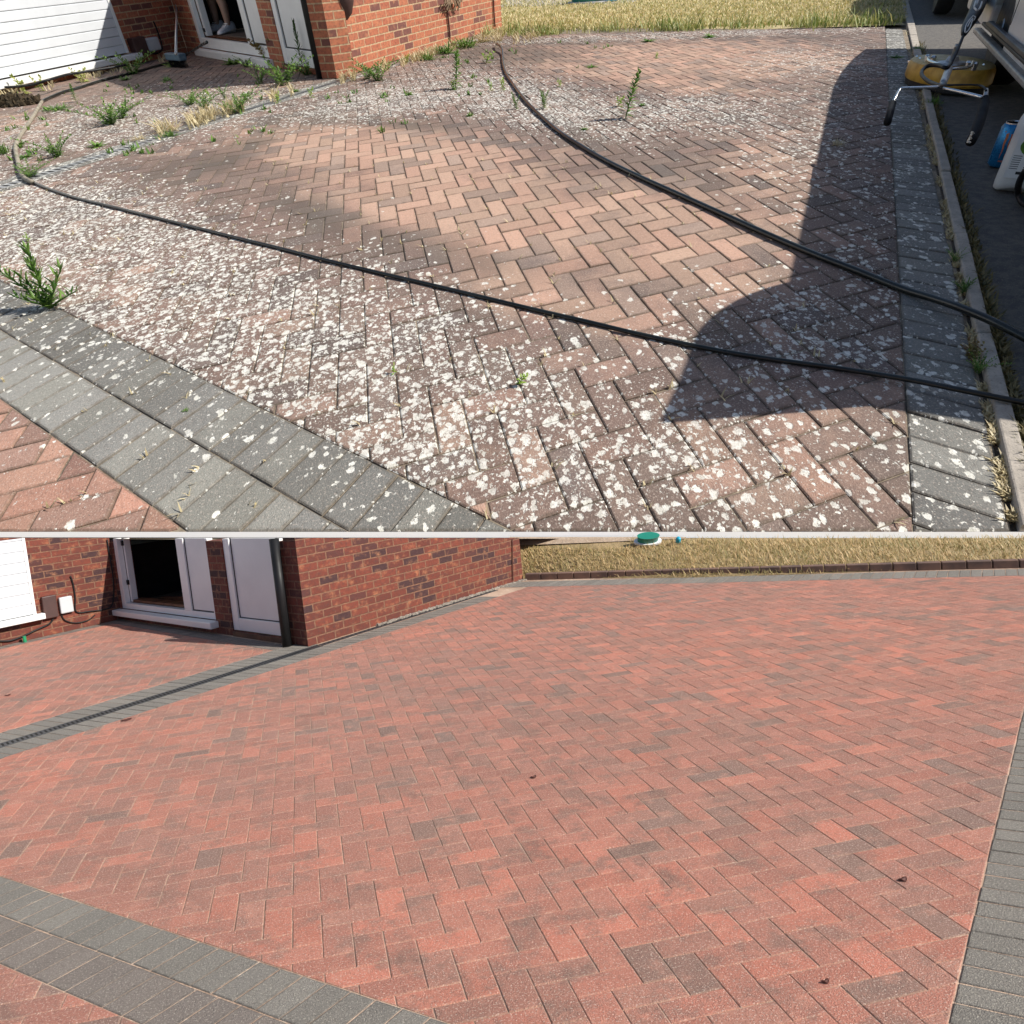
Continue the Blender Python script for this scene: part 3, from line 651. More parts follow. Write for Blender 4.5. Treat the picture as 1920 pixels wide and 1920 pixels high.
# service boxes and cable
u0,u1,v0,v1=HA.pxrect((243.7,70),(268.7,69),(277,101.7),(254,104.8),.1); g=G(); HA.rect(g,u0,u1,v0,v1,.001,.16); hs.part('meter_box',g,M['boxb'],bevel=.02,label='dark brown meter box')
u0,u1,v0,v1=HA.pxrect((271,71.5),(294,69.4),(301,93),(281,97.5),.1); g=G(); HA.rect(g,u0,u1,v0,v1,.001,.14); hs.part('meter_box',g,M['boxg'],bevel=.03,label='pale grey socket box')
def walltube(W,pts,r,off=.03): 
    g=G(); g.tube([W.P(*W.uv(p,off),off) for p in pts],r,6,sub=4); return g
hs.part('cable',walltube(HA,[(288,40),(296,60),(303,82),(303,95),(290,101),(281,97)],.014),M['blackp'],smooth=True)
hs.part('cable',walltube(HCw,[(838,-20),(839,20),(842,50),(844,80)],.02),M['rust'],smooth=True)
hs.part('cable',walltube(HCw,[(925,-20),(926,20),(928,50)],.02),M['rust'],smooth=True)
g=G(); g.lathe([(0.01,-.28),(.10,-.2),(.16,-.05),(.18,.12)],HCw.P(*HCw.uv((641,-4),.1),.12),16); hs.part('wall_lamp',g,M['boxb'],smooth=True)
g=G()
for i in range(26):
    p=(838+random.uniform(-3,26),-4); q=(p[0]+random.uniform(-8,8),random.uniform(2,22)); g.tube([HCw.P(*HCw.uv(p,.1),.1),HCw.P(*HCw.uv(((p[0]+q[0])/2+random.uniform(-3,3),q[1]/2),.1),.13),HCw.P(*HCw.uv(q,.1),.1)],.012,4)
tag(mkobj('dried_vine',g,M['trunk'],T.M,loc=HCw.P(*HCw.uv((848,0)),.1)),'dry grey vine strands hanging against the long orange brick wall','vine')

# ======================= house of the lower court, cut off by the fill of the upper terrace
BA=Wall(B,(-60,1226),(227,1160.5)); BBw=Wall(B,(227,1160.5),(578,1212.5)); BC=Wall(B,(578,1212.5),(981,1087))
hb=Thing(B,'brick_house','deep red brick house with white doors beside the cleaned red driveway','house',BBw.B)
TB=.22; CUT=1008.5
def topv(W,u,off=0.):
    # height of the image row CUT above wall position u
    lo,hi=0.,3.
    for _ in range(40):
        m_=(lo+hi)/2
        if B.px(W.P(u,m_,off))[1]>CUT: lo=m_
        else: hi=m_
    return lo
def wallB(W,u0,u1,v0,g,o0=-TB,o1=0.):
    W.slab(g,[(u0,v0),(u1,v0),(u1,topv(W,u1,o0)),(u0,topv(W,u0,o0))],o0,o1)
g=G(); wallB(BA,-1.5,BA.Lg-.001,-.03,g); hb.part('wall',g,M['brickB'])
def b2(p): return BBw.uv(p)
gfu0=(b2((208,1010))[0]+b2((228,1137))[0])/2; gfu1=(b2((385,1010))[0]+b2((402,1145))[0])/2; gfv=b2((228,1141))[1]
gdu0=(b2((413,1010))[0]+b2((437,1177))[0])/2; gdu1=(b2((520,1010))[0]+b2((542,1193))[0])/2; gdv=b2((500,1190))[1]
g=G()
wallB(BBw,.002,gfu0,-.03,g); BBw.rect(g,gfu0,gfu1,-.03,gfv-.01,-TB,0); wallB(BBw,gfu1,gdu0,-.03,g); BBw.rect(g,gdu0,gdu1,-.03,gdv-.005,-TB,0); wallB(BBw,gdu1,BBw.Lg-.001,-.03,g)
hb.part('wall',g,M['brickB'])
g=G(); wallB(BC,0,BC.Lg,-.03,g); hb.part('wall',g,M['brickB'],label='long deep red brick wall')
f=G(); q=.095; bm0,bm1=(b2((325,1010))[0]+b2((343,1140))[0])/2,(b2((338,1010))[0]+b2((357,1141))[0])/2
wallB(BBw,gfu0,gfu0+q,gfv,f,-.08,-.015); wallB(BBw,gfu1-.05,gfu1,gfv,f,-.08,-.015); wallB(BBw,bm0,bm1,gfv+.07,f,-.08,-.015); BBw.rect(f,gfu0+q,gfu1-.05,gfv,gfv+.07,-.08,-.016)
fd=hb.part('french_door',f,M['upvc'],bevel=.005)
g=G(); wallB(BBw,bm1,gfu1-.05,gfv+.07,g,-.07,-.035); hb.part('panel',g,M['upvcp'],parent=fd)
g=G(); wallB(BBw,bm1,bm1+.014,gfv+.07,g,-.035,-.031); BBw.rect(g,bm1+.014,gfu1-.05,gfv+.07,gfv+.084,-.035,-.031); hb.part('gasket',g,M['seal'],parent=fd)
g=G(); BBw.rect(g,gfu0-.07,gfu1+.04,gfv-.075,gfv-.004,-.015,.09); hb.part('sill',g,M['upvc'],parent=fd,bevel=.01)
g=G(); wallB(BBw,gfu0+q+.004,gfu0+q+.05,gfv+.075,g,-.15,-.082); hb.part('open_leaf',g,M['upvc'],parent=fd)
for py in (1020,1095): g=G(); vv=b2((243,py))[1]; BBw.rect(g,gfu0+q+.006,gfu0+q+.04,vv-.03,vv+.03,-.08,-.06); hb.part('lock_plate',g,M['blackp'],parent=fd)
g=G(); BBw.rect(g,gfu0-.3,gfu1+.05,gfv-.03,gfv+.02,-1.0,-TB-.002); hb.part('floor',g,M['carpet'])
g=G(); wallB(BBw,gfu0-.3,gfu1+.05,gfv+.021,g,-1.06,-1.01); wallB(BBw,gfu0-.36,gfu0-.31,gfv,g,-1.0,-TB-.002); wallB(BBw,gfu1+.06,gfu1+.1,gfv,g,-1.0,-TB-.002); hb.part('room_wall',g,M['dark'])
g=G(); BBw.rect(g,gfu0+q,bm0,gfv+.071,gfv+.10,-TB,-.09); BBw.slab(g,[(gfu0+q,gfv+.03),(bm0,gfv+.03),(bm0,gfv+.13),(gfu0+q,gfv+.06)],-.45,-.40); hb.part('threshold',g,M['wood'])
g=G(); wallB(BBw,gdu0,gdu0+.11,gdv,g,-.08,-.012); wallB(BBw,gdu1-.075,gdu1,gdv,g,-.08,-.012); BBw.rect(g,gdu0+.11,gdu1-.075,gdv,gdv+.13,-.08,-.013)
dr=hb.part('door',g,M['upvc'],bevel=.005)
g=G(); wallB(BBw,gdu0+.11,gdu1-.075,gdv+.13,g,-.07,-.035); hb.part('panel',g,M['upvcp'],parent=dr)
g=G(); wallB(BBw,gdu0+.11,gdu0+.121,gdv+.13,g,-.035,-.03); BBw.rect(g,gdu0+.121,gdu1-.075,gdv+.13,gdv+.139,-.035,-.03); hb.part('gasket',g,M['seal'],parent=dr)
g=G(); wallB(BBw,gdu1-.04,gdu1-.028,gdv+.02,g,-.015,-.009)
for py in (1030,1095,1160): vv=b2((530,py))[1]; BBw.rect(g,gdu1-.05,gdu1-.015,vv-.04,vv+.04,-.015,.008)
hb.part('hinge',g,M['seal'],parent=dr)
g=G(); BBw.rect(g,gdu0+.01,gdu1+.04,-.03,gdv-.012,.001,.012); hb.part('door_step',g,M['wood'],label='cream rough render below the white door')
pu=b2((549,1212))[0]; g=G(); g.tube([BBw.P(pu,0,.055),BBw.P(pu,topv(BBw,pu,.0),.055)],.045,14); hb.part('drainpipe',g,M['blackp'],smooth=True)
cu=(BA.uv((38,1012),.06)[0]+BA.uv((65,1148),.06)[0])/2; cb=BA.uv((60,1157),.06)[1]; pitch=(BA.uv((30,1060),.06)[1]-BA.uv((30,1080.5),.06)[1])
g=G(); v=cb+.03
while v<topv(BA,cu-.2,-.0)-.01:
    v2=min(v+pitch,topv(BA,cu,-.0)); BA.slab(g,[(-1.5,v),(cu,v),(cu,v2-.006),(-1.5,v2-.006)],.001,.055); v+=pitch
cl=hb.part('cladding',g,M['clad'],bevel=.004)
g=G(); BA.slab(g,[(-1.5,cb+.03),(cu-.002,cb+.03),(cu-.002,topv(BA,cu)-.01),(-1.5,topv(BA,cu)-.01)],.001,.046); hb.part('cladding_groove',g,M['boxg'],parent=cl)
g=G(); wallB(BA,cu+.001,cu+.03,cb,g,.001,.06); hb.part('edge_trim',g,M['upvc'],parent=cl)
g=G(); BA.slab(g,[(-1.5,cb-.045),(cu+.10,cb-.045),(cu+.10,cb+.022),(-1.5,cb+.028)],.001,.12); hb.part('sill',g,M['upvc'],parent=cl,bevel=.008)
u0,u1,v0,v1=BA.pxrect((76.6,1118),(102,1116.7),(111,1157.5),(82,1159),.03); g=G(); BA.rect(g,u0,u1,v0,v1,.001,.06); hb.part('meter_box',g,M['boxb'],bevel=.008,label='dark brown meter box')
u0,u1,v0,v1=BA.pxrect((108,1121),(133,1117),(139,1146),(115,1151),.03); g=G(); BA.rect(g,u0,u1,v0,v1,.001,.055); hb.part('meter_box',g,M['boxg'],bevel=.012,label='pale grey socket box')
hb.part('cable',walltube(BA,[(132,1080),(137,1095),(141,1120),(143,1147),(170,1146),(205,1140),(213,1120),(212,1080),(205,1040),(201,1012)],.008,.015),M['blackp'],smooth=True)
hb.part('cable',walltube(BA,[(115,1152),(122,1163),(142,1168),(165,1163),(178,1153)],.007,.015),M['blackp'],smooth=True)
hb.part('cable',walltube(BA,[(100,1160),(92,1170),(70,1180),(45,1192),(20,1201),(0,1202),(-20,1202)],.010,.02),M['blackp'],smooth=True)
hb.part('cable',walltube(BC,[(961,1011),(961,1050),(962,1088)],.007,.015),M['rust'],smooth=True)
g=G(); g.tube([B.gp((47,1204)),B.gp((47,1204))+[0,0,.07]],.018,10); tag(mkobj('hose_stub',g,M['green'],B.M,loc=B.gp((47,1204)),smooth=False),'short green pipe stub standing at the foot of the red brick wall','pipe')
g=G(); c0=BBw.P((b2((288,1080))[0]+b2((322,1080))[0])/2,gfv+.02,-.62)
for dx in (-.09,.08): g.lathe([(.02,0),(.075,.01),(.08,.04),(.06,.09),(.02,.12)],c0+BBw.d*dx,14,ax=[BBw.d*.8,BBw.n*1.5,UP])
tag(mkobj('slippers',g,M['shoe'],B.M,loc=c0,smooth=True),'pale slippers on the dark floor inside the lower open glazed door','slippers')

# ---------------------------------------------------------------- terrace edge, bank, earth fill behind the lower house
def TtoB(p): return np.array(MB.inverted()@Vector(p))
e0,e1=T.gp((-900,997.2)),T.gp((2800,997.2))
g=G(); vv=T.ray((960,1007)); n2=18
fy=np.array([va[1],-va[0],0]); 
if fy[1]>0: fy=-fy
dz=.0225
for i in range(n2):
    a_=e0+(e1-e0)*(i+.0)/n2; b_=e0+(e1-e0)*(i+1.)/n2
    g.prism([a_+[0,0,.0],b_+[0,0,.0],b_+fy*dz*.55+[0,0,-dz*.7],a_+fy*dz*.55+[0,0,-dz*.7]],-fy*.03+np.array([0,0,-.03]))
structure('terrace_edge',g,M['whitek'],T)
# bank: ruled surface from the lower kerb to the foot of the terrace edge
def bw(p): return np.array(MB@Vector(B.gp(p)))
def edge_pt(x,y=1009.): 
    d=T.ray((x,y)); a_=e0+fy*.02; nrm=fy; t=((a_-[0,0,HC])@nrm)/(d@nrm); return np.array([0,0,HC])+d*t
BKP=[(955,1091),(981,1085),(1300,1083),(1600,1073),(1920,1061),(2350,1043),(2900,1018)]
g=G(); rows=9; NX=60; pts=[]
def bkp(t):
    x=955+t*(2700-955); 
    for i in range(len(BKP)-1):
        if x<=BKP[i+1][0] or i==len(BKP)-2:
            f=(x-BKP[i][0])/(BKP[i+1][0]-BKP[i][0]); return x,BKP[i][1]*(1-f)+BKP[i+1][1]*f
def bank(t,s_,h=0.):
    x,y=bkp(t); a_=bw((x,y)); b_=edge_pt(x); p=a_*(1-s_)+b_*s_
    up=np.array((MB.to_3x3()@Vector((0,0,1))).normalized()); return p+up*(.012*math.sin(s_*math.pi)+h)
for i in range(NX+1):
    for j in range(rows+1): pts.append(bank(i/NX,j/rows)+rng.normal(0,.0012,3)*(0<j<rows))
g.add(pts,[(i*(rows+1)+j,(i+1)*(rows+1)+j,(i+1)*(rows+1)+j+1,i*(rows+1)+j+1) for i in range(NX) for j in range(rows)])
M['bank']=ground_mat('bank_turf',((.44,.31,.16),(.30,.22,.10),(.16,.16,.05)),9,bd=.02)
structure('grass_bank',g,M['bank'],T,smooth=True)
# edging of low red brick between lower driveway and bank
et=Thing(B,'brick_edging','low dark red brick edging between cleaned driveway and dry grass bank','edging',B.gp((1400,1081)))
A_,Z_=B.gp((985,1087.5)),B.gp((1920,1064.5)); d_=(Z_-A_); L_=np.linalg.norm(d_); d_/=L_; n_=np.array([-d_[1],d_[0],0]); x_=0
g=G()
while x_<L_+2.5:
    g.prism([A_+d_*x_+[0,0,.075],A_+d_*(x_+.205)+[0,0,.075],A_+d_*(x_+.205)+n_*.07+[0,0,.08],A_+d_*x_+n_*.07+[0,0,.08]],(0,0,-.12)); x_+=.215
M['edging']=plain('edging_brick',(.22,.13,.095),.9,col2=(.13,.085,.07),sc=6)
et.part('edging_bricks',g,M['edging'],bevel=.006)
# fill surface between house wall tops and terrace edge
g=G(); TP=[]
for W_,u_ in ((BA,-1.5),(BA,BA.Lg),(BBw,BBw.Lg),(BC,BC.Lg)):
    TP.append(np.array(MB@Vector(W_.P(u_,topv(W_,u_,-TB)-.01,-TB*.5))))
pa=[edge_pt(x,1010.) for x in (-700,150,560,1060)]
for i in range(3): g.quad([TP[i],TP[i+1],pa[i+1],pa[i]])
g.quad([TP[0],pa[0],pa[0]+[-3,0,-.3],TP[0]+[-3,0,-.3]])
structure('earth_fill',g,M['earth'],T)
# ---------------------------------------------------------------- vehicles on the road
U0=np.array([.4226,.906,0.]); N0=np.array([.906,-.4226,0.])        # along the kerb / away from it
def vp(u,n,z): return U0*u+N0*n+np.array([0,0,z])
SIDE=1.54
VW=Wall(T,vp(2.,SIDE,0),vp(14.,SIDE,0),toward=(0,5))
van=Thing(T,'parked_van','silver grey van parked on the shaded road beside the yellow surface cleaner','van',vp(8,SIDE+1.4,0))
u_arch=VW.uv((1836,58))[0]; zr=VW.uv((1836,58))[1]; zr2=VW.uv((1920,145))[1]
END=u_arch+4.0
prof=[(3.45,zr),(3.38,1.0),(3.45,1.60),(3.75,1.77),(10.9,1.77),(12.0,1.66),(13.0,1.48),(14.0,1.22),(END-.5,.98),(END-.05,.84),(END,.62),(END-.1,.48)]
ar=[(u_arch+1.62,.44),(u_arch+1.55,.68),(u_arch+1.3,.92),(u_arch+.95,1.02),(u_arch+.55,.95),(u_arch+.22,.72),(u_arch+.05,zr)]
side=prof+ar
def bodypt(u,z,n): 
    ins=0 if z<.95 else (z-.95)**1.3*.36
    return ins
g=G(); k=len(side); V=[vp(u,SIDE+bodypt(u,z,0),z) for u,z in side]+[vp(u,SIDE+2.9-bodypt(u,z,0),z) for u,z in side]
g.add(V,[tuple(range(k)),tuple(range(2*k-1,k-1,-1))]+[(i,(i+1)%k,k+(i+1)%k,k+i) for i in range(k)])
body=van.part('body',g,M['silver'],bevel=.03)
def vquad(pts,o0,o1,name,mat,par=None,bev=.01):
    g=G(); VW.slab(g,pts,o0,o1); return van.part(name,g,mat,parent=par,bevel=bev)
uvp=lambda p,o=0.: tuple(VW.uv(p,o))
m0=uvp((1848,38),.05); m1=uvp((1839,50),.05); m2=uvp((1921,137),.05); m3=uvp((1921,91),.05); um=uvp((1838,48),.05)[0]
ztop=(m0[1]+m3[1])/2; zbot=(m1[1]+m2[1])/2; zmid=uvp((1921,113),.05)[1]
vquad([(3.5,zmid),(m0[0]-.05,zmid),(m0[0]-.12,ztop-.02),(m0[0]-.25,ztop),(3.5,ztop)],.002,.055,'side_moulding',M['trim'])
vquad([(3.5,zbot+.02),(um-.02,zbot+.02),(um-.02,zmid-.004),(3.5,zmid-.004)],.002,.045,'side_moulding',M['trimd'])
vquad([(3.5,zr-.02),(u_arch,zr-.02),(u_arch,zr+.035),(3.5,zr+.035)],-.02,.065,'door_sill',M['sill'],bev=.015)
vquad([(u_arch-1.9,ztop+.06),(u_arch-1.88,ztop+.06),(u_arch-1.88,1.0),(u_arch-1.9,1.0)],-.01,.004,'door_gap',M['trimd'],bev=0)
for (ua,ub) in ((4.0,6.4),(6.7,9.0),(9.2,11.1)):
    g=G(); g.quad([vp(ua,SIDE+bodypt(0,1.12,0)-.006,1.12),vp(ub,SIDE+bodypt(0,1.12,0)-.006,1.12),vp(ub-.15,SIDE+bodypt(0,1.62,0)-.006,1.62),vp(ua+.05,SIDE+bodypt(0,1.62,0)-.006,1.62)]); van.part('window',g,M['glass'])
g=G(); g.quad([vp(12.1,SIDE+.50,1.64),vp(12.1,SIDE+2.4,1.64),vp(13.0,SIDE+2.5,1.48),vp(13.0,SIDE+.4,1.48)]); g.V=[(a,b,c+.02) for a,b,c in g.V]; van.part('windscreen',g,M['glass'])
def wheel(th,u,n0,r,w,M_=M):
    c=vp(u,n0,r); ax=[U0,np.array([0,0,1.]),N0]
    g=G(); g.lathe([(r*.62,0),(r*.93,0),(r,.05),(r,w-.05),(r*.93,w),(r*.62,w)],c,40,ax=ax); t=th.part('tyre',g,M['rubber'],smooth=True,smoothang=40)
    g=G(); g.lathe([(0.02,.0),(r*.16,-.01),(r*.2,.04),(r*.55,.06),(r*.62,.02),(r*.62,w*.9)],c,40,ax=ax); th.part('rim',g,M['zinc'],parent=t,smooth=True,smoothang=40)
for u in (5.0,u_arch+.95):
    for n_ in (SIDE+.06,SIDE+2.55): wheel(van,u,n_,.52,.30)
g=G(); g.box(vp((3.5+END)/2,SIDE+1.45,.38),(END-4.1,2.0,.16),ax=[U0,N0,UP]); van.part('underbody',g,M['trimd'])
# unseen door-like panel, added and shaped to cast the rounded near end of the van's shadow
g=G(); n_=SIDE-.24; dpoly=[(3.08,.42),(4.35,.42),(4.55,.9)]+[(3.85+.68*math.sin(a),1.12+.50*math.cos(a)) for a in np.linspace(1.4,.05,9)]+[(3.4,1.61),(3.1,1.62)]
k=len(dpoly); g.prism([vp(u,n_,z) for u,z in dpoly],N0*.05); rd=van.part('shadow_panel',g,M['silver'],bevel=.01)
g=G(); g.prism([vp(3.37,n_+.05,1.1),vp(3.37,SIDE+.2,1.1),vp(3.37,SIDE+.2,.6),vp(3.37,n_+.05,.6)],U0*.05); van.part('shadow_panel_arm',g,M['trimd'],parent=rd)
# next vehicle further up the road
car=Thing(T,'parked_car','dark car parked further up the road at the far end of the lawn','car',vp(20,SIDE+1.2,0))
C0=17.0; CS=1.52
cp=[(C0,.40),(C0+.02,.95),(C0+.9,1.15),(C0+2.2,1.75),(C0+5.2,1.8),(C0+6.4,1.2),(C0+7.6,1.0),(C0+7.7,.4)]
ca=[(C0+1.9,.40),(C0+1.75,.80),(C0+1.25,1.02),(C0+.75,.80),(C0+.6,.40)]
sdp=cp+ca; k=len(sdp); g=G(); V=[vp(u,CS+bodypt(u,z,0),z) for u,z in sdp]+[vp(u,CS+2.7-bodypt(u,z,0),z) for u,z in sdp]
g.add(V,[tuple(range(k)),tuple(range(2*k-1,k-1,-1))]+[(i,(i+1)%k,k+(i+1)%k,k+i) for i in range(k)]); car.part('body',g,M['trim'],bevel=.04)
for u in (C0+1.25,C0+6.1):
    for n_ in (CS+.03,CS+2.35): wheel(car,u,n_,.56,.30)
g=G(); g.quad([vp(C0+1.0,CS+.25,1.17),vp(C0+1.0,CS+2.45,1.17),vp(C0+2.15,CS+2.3,1.74),vp(C0+2.15,CS+.4,1.74)]); g.V=[(a-.01,b-.02,c+.02) for a,b,c in g.V]; car.part('rear_window',g,M['glass'])

# ---------------------------------------------------------------- surface cleaner
gz=T.gp
cc=gz((1779,143),.0); R_=.66
sc=Thing(T,'surface_cleaner','ochre round surface cleaner with silver handlebar standing across the kerb','surface cleaner',cc)
ax2=[np.array([1,0,0.]),np.array([0,1.,0]),UP]
cl0=gz((1712,136),.13); cl1=gz((1846,140),.13); R_=np.linalg.norm(cl1-cl0)/2; cc=(cl0+cl1)/2*[1,1,0]+(0,0,0)
ST=1.75
g=G(); g.lathe([(R_*.5,.07),(R_*.97,.07),(R_,.09),(R_*.99,.20),(R_*.95,.235)],cc,56,ax=ax2,sc=(1,ST)); deck=sc.part('deck',g,M['yell'],smooth=True,smoothang=35)
g=G(); g.lathe([(R_*.95,.236),(R_*.9,.25),(R_*.3,.265),(.05,.268)],cc,56,ax=ax2,sc=(1,ST)); sc.part('deck_top',g,M['yellt'],parent=deck,smooth=True,smoothang=35)
g=G(); g.lathe([(R_*.90,.012),(R_*.95,.012),(R_*.95,.069),(R_*.90,.069)],cc,48,ax=ax2,sc=(1,ST)); sc.part('brush_skirt',g,M['blackp'],parent=deck)
def pz(p,z): return gz(p,z)
def dep(P): return float((T.R.T@(np.array(P)-[0,0,HC]))[2])
def pt_(g,pts,r,n=10,sub=3):
    """tube through (px,py,height) points, r = radius in photo pixels"""
    P=[pz(p[:2],p[2]) for p in pts]; R=[(r[k] if hasattr(r,'__len__') else r)*dep(P[k])/F_PX for k in range(len(P))]
    g.tube(P,R,n,sub=sub); return g
g=G(); g.lathe([(.15,.262),(.14,.28),(.07,.29),(.05,.33)],gz((1784,118),.27)*[1,1,0],16,ax=ax2); sc.part('swivel',g,M['zinc'],smooth=True,smoothang=35)
g=G(); pt_(g,[(1794,86,.48),(1790,98,.40),(1785,112,.31)],[3.6,4,4.5]); sc.part('coupling',g,M['zinc'],smooth=True)
for p in ((1740,105),(1751,107),(1817,117),(1829,119)): g=G(); g.lathe([(.026,.24),(.03,.30),(.018,.315)],pz(p,.30)*[1,1,0],8,ax=ax2); sc.part('bolt',g,M['steel'])
for p in ((1716,108),(1722,112),(1841,124)): g=G(); pt_(g,[(p[0],p[1],.22),(p[0]+3,p[1]-3,.26)],1.8); sc.part('bolt',g,M['steel'])
g=G(); pt_(g,[(1744,105,.29),(1740,113,.31),(1758,120,.33),(1776,128,.36),(1800,128,.36),(1820,125,.33),(1824,116,.30)],[2.6,2.7,2.5,2.4,2.5,2.6,2.6],sub=4); sc.part('yoke',g,M['steel'],smooth=True)
g=G(); pt_(g,[(1779,130,.36),(1774,142,.42),(1768,157,.48)],[6.5,6.5,6.2]); sc.part('handle_tube',g,M['zinc'],smooth=True)
hz=.50
g=G(); pt_(g,[(1762,162.5,hz),(1725,164,hz),(1694,165,hz),(1687,168,hz-.01),(1680,180,hz-.04),(1673,194,hz-.08)],[2.1,2.2,2.3,2.4,2.6,2.9],sub=4); sc.part('handlebar',g,M['steel'],smooth=True)
g=G(); pt_(g,[(1769,165,hz),(1800,172,hz),(1841,182,hz)],[2.1,2.5,2.9]); sc.part('handlebar',g,M['steel'],smooth=True)
M['grip']=plain('grip_rubber',(.012,.012,.013),.75,spec=.2)
g=G(); pt_(g,[(1674,194,hz-.08),(1664,229,hz-.12)],[6.,6.8],12); sc.part('grip',g,M['grip'],smooth=True)
g=G(); pt_(g,[(1849,169,hz),(1848,181,hz-.01)],[3.6,4.2],12); sc.part('coupling',g,M['zinc'],smooth=True)
g=G(); pt_(g,[(1847,181,hz-.01),(1846,193,hz-.04),(1839,220,hz-.08),(1829,248,hz-.12),(1820,266,hz-.15)],[5,8,9.2,9.2,8.4],12); gr=sc.part('grip',g,M['grip'],smooth=True)
g=G(); 
for p,q,r in (((1822,248),(1825,250),1.6),((1821,252),(1819,257),1.6),((1818,258),(1821,260),1.5),((1817,261),(1815,264),1.7),((1814,266),(1819,267),1.5)):
    pt_(g,[(p[0],p[1],hz-.04),(q[0],q[1],hz-.06)],r*1.2,5)
sc.part('grip_marking',g,M['printw'],parent=gr)
g=G(); pt_(g,[(1785,112,.36),(1776,127,.44),(1760,122.5,.42),(1742,123,.40),(1731,130,.38),(1728,139,.38),(1736,149,.4),(1750,156.5,.44),(1765,160,.50),(1785,159.5,.52),(1815,159,.52),(1836,160,.52),(1846,165,.52),(1849,171,.51)],[3,3.2,3.4,3.4,3.2,3.2,3.2,3.2,2.6,1.7,1.7,1.7,1.8,2.2],8,4); sc.part('supply_hose',g,M['blackp'],smooth=True)
for i,(p,q) in enumerate((((1716,127),(1703,150)),((1832,146),(1838,160)))):
    g=G(); c=pz(q,.0); g.lathe([(.03,-.03),(.06,-.028),(.065,0),(.06,.028),(.03,.03)],c+[0,0,.065],18,ax=[np.array([0,1.,0]),UP,np.array([1.,0,0])]); wl_=sc.part('castor',g,M['rubber'],smooth=True,smoothang=40)
    g=G(); g.tube([c+[-.042,0,.065],c+[-.04,0,.16],c+[0,.02,.19]],.010,6); g.tube([c+[.042,0,.065],c+[.04,0,.16],c+[0,.02,.19]],.010,6); g.tube([c+[0,.02,.19],c+[(.22,-.22)[i],.12,.20]],.016,8); g.box(c+[0,.02,.185],(.09,.07,.02)); sc.part('fork',g,M['steel'],parent=wl_)
# lance leaning across the cleaner
ln=Thing(T,'spray_lance','black spray lance with pale curved marks leaning up from the ochre surface cleaner','lance',pz((1783,124),.36))
g=G(); pt_(g,[(1779,126,.37),(1793,98,.45),(1803,75,.52),(1808,62,.56)],[3.6,3.2,2.6,2.8]); ln.part('shaft',g,M['blackp'],smooth=True)
g=G(); pt_(g,[(1807,66,.55),(1813,50,.59),(1830,20,.66),(1842,-12,.73)],[3.5,9,12,13],14); sl=ln.part('sleeve',g,M['blackp'],smooth=True)
g=G()
def stroke(pts,r=.9,z0=.72): pt_(g,[(p[0],p[1],z0+.02) for p in pts],r,5,4)
for s_ in (((1809,60),(1811,48),(1817,38),(1825,29)),((1811,61),(1817,55),(1822,42),(1824,34)),((1814,50),(1818,42),(1822,36)),((1826,30),(1829,32),(1826,38))): stroke(s_)
for s_ in (((1826,14),(1829,4),(1833,-4)),((1827,15),(1832,19),(1837,15),(1841,4)),((1831,8),(1834,0))): stroke(s_,1.6,.79)
ln.part('marking',g,M['print'],parent=sl)

# ---------------------------------------------------------------- can and jug
cb_=gz((1872,311)); 
topc=gz((1872+0,311))
cn=Thing(T,'drink_can','blue drink can with orange claw marks standing open on the dark road','can',cb_)
h=.30; r=.082
g=G(); g.lathe([(r*.78,0),(r,.02),(r,h-.035),(r*.82,h-.008)],cb_,28); cbd=cn.part('can_body',g,M['canb'],smooth=True,smoothang=50)
g=G(); g.lathe([(r*.82,h-.008),(r*.82,h),(r*.76,h),(r*.72,h-.008),(.01,h-.008)],cb_,28); cn.part('lid',g,M['alu'])
g=G(); g.lathe([(r*.26,h-.006),(r*.2,h-.005)],cb_+[-.03,-.02,0],12); cn.part('opening',g,M['ink'])
g=G()
tc=math.atan2(-cb_[1],-cb_[0])+.15
def oncan(a,z,rr=r+.001): return cb_+np.array([math.cos(tc+a)*rr,math.sin(tc+a)*rr,z])
for a0,a1 in ((-.42,-.34),(-.02,.02),(.36,.34)):
    for k in range(7):
        z0=.235-k*.024; z1=z0-.024; ww=.115*(1-k/7.5); w2=.115*(1-(k+1)/7.5); aa=a0+(a1-a0)*k/7+.03*math.sin(k*1.7); ab=a0+(a1-a0)*(k+1)/7+.03*math.sin((k+1)*1.7)
        g.quad([oncan(aa-ww,z0),oncan(aa+ww,z0),oncan(ab+w2,z1),oncan(ab-w2,z1)])
g.quad([oncan(-.7,.245),oncan(-.3,.232),oncan(-.3,.238),oncan(-.7,.252)])
for k in range(6): g.quad([oncan(-.35+k*.12,.045),oncan(-.28+k*.12,.045),oncan(-.28+k*.12,.056),oncan(-.35+k*.12,.056)])
cn.part('claw_mark',g,M['orange'],parent=cbd)
jb=gz((1925,352)); ja=math.radians(118)
jx=np.array([math.sin(ja),-math.cos(ja)*-1,0]); fdir=-jb*[1,1,0]; fdir/=np.linalg.norm(fdir); rdir=np.array([-fdir[1],fdir[0],0]); rdir=-rdir if rdir[0]<0 else rdir
jg=Thing(T,'plastic_jug','milky white plastic jug with green topped label at the right edge','jug',jb)
prf=[]
for z,sx,sy in ((0,.30,.20),(.015,.33,.22),(.05,.335,.225),(.42,.335,.225),(.47,.31,.21),(.58,.17,.13),(.64,.08,.08),(.66,.07,.07),(.70,.07,.07)):
    prf.append((z,sx*.62,sy*.9))
g=G(); nn=40; V=[]
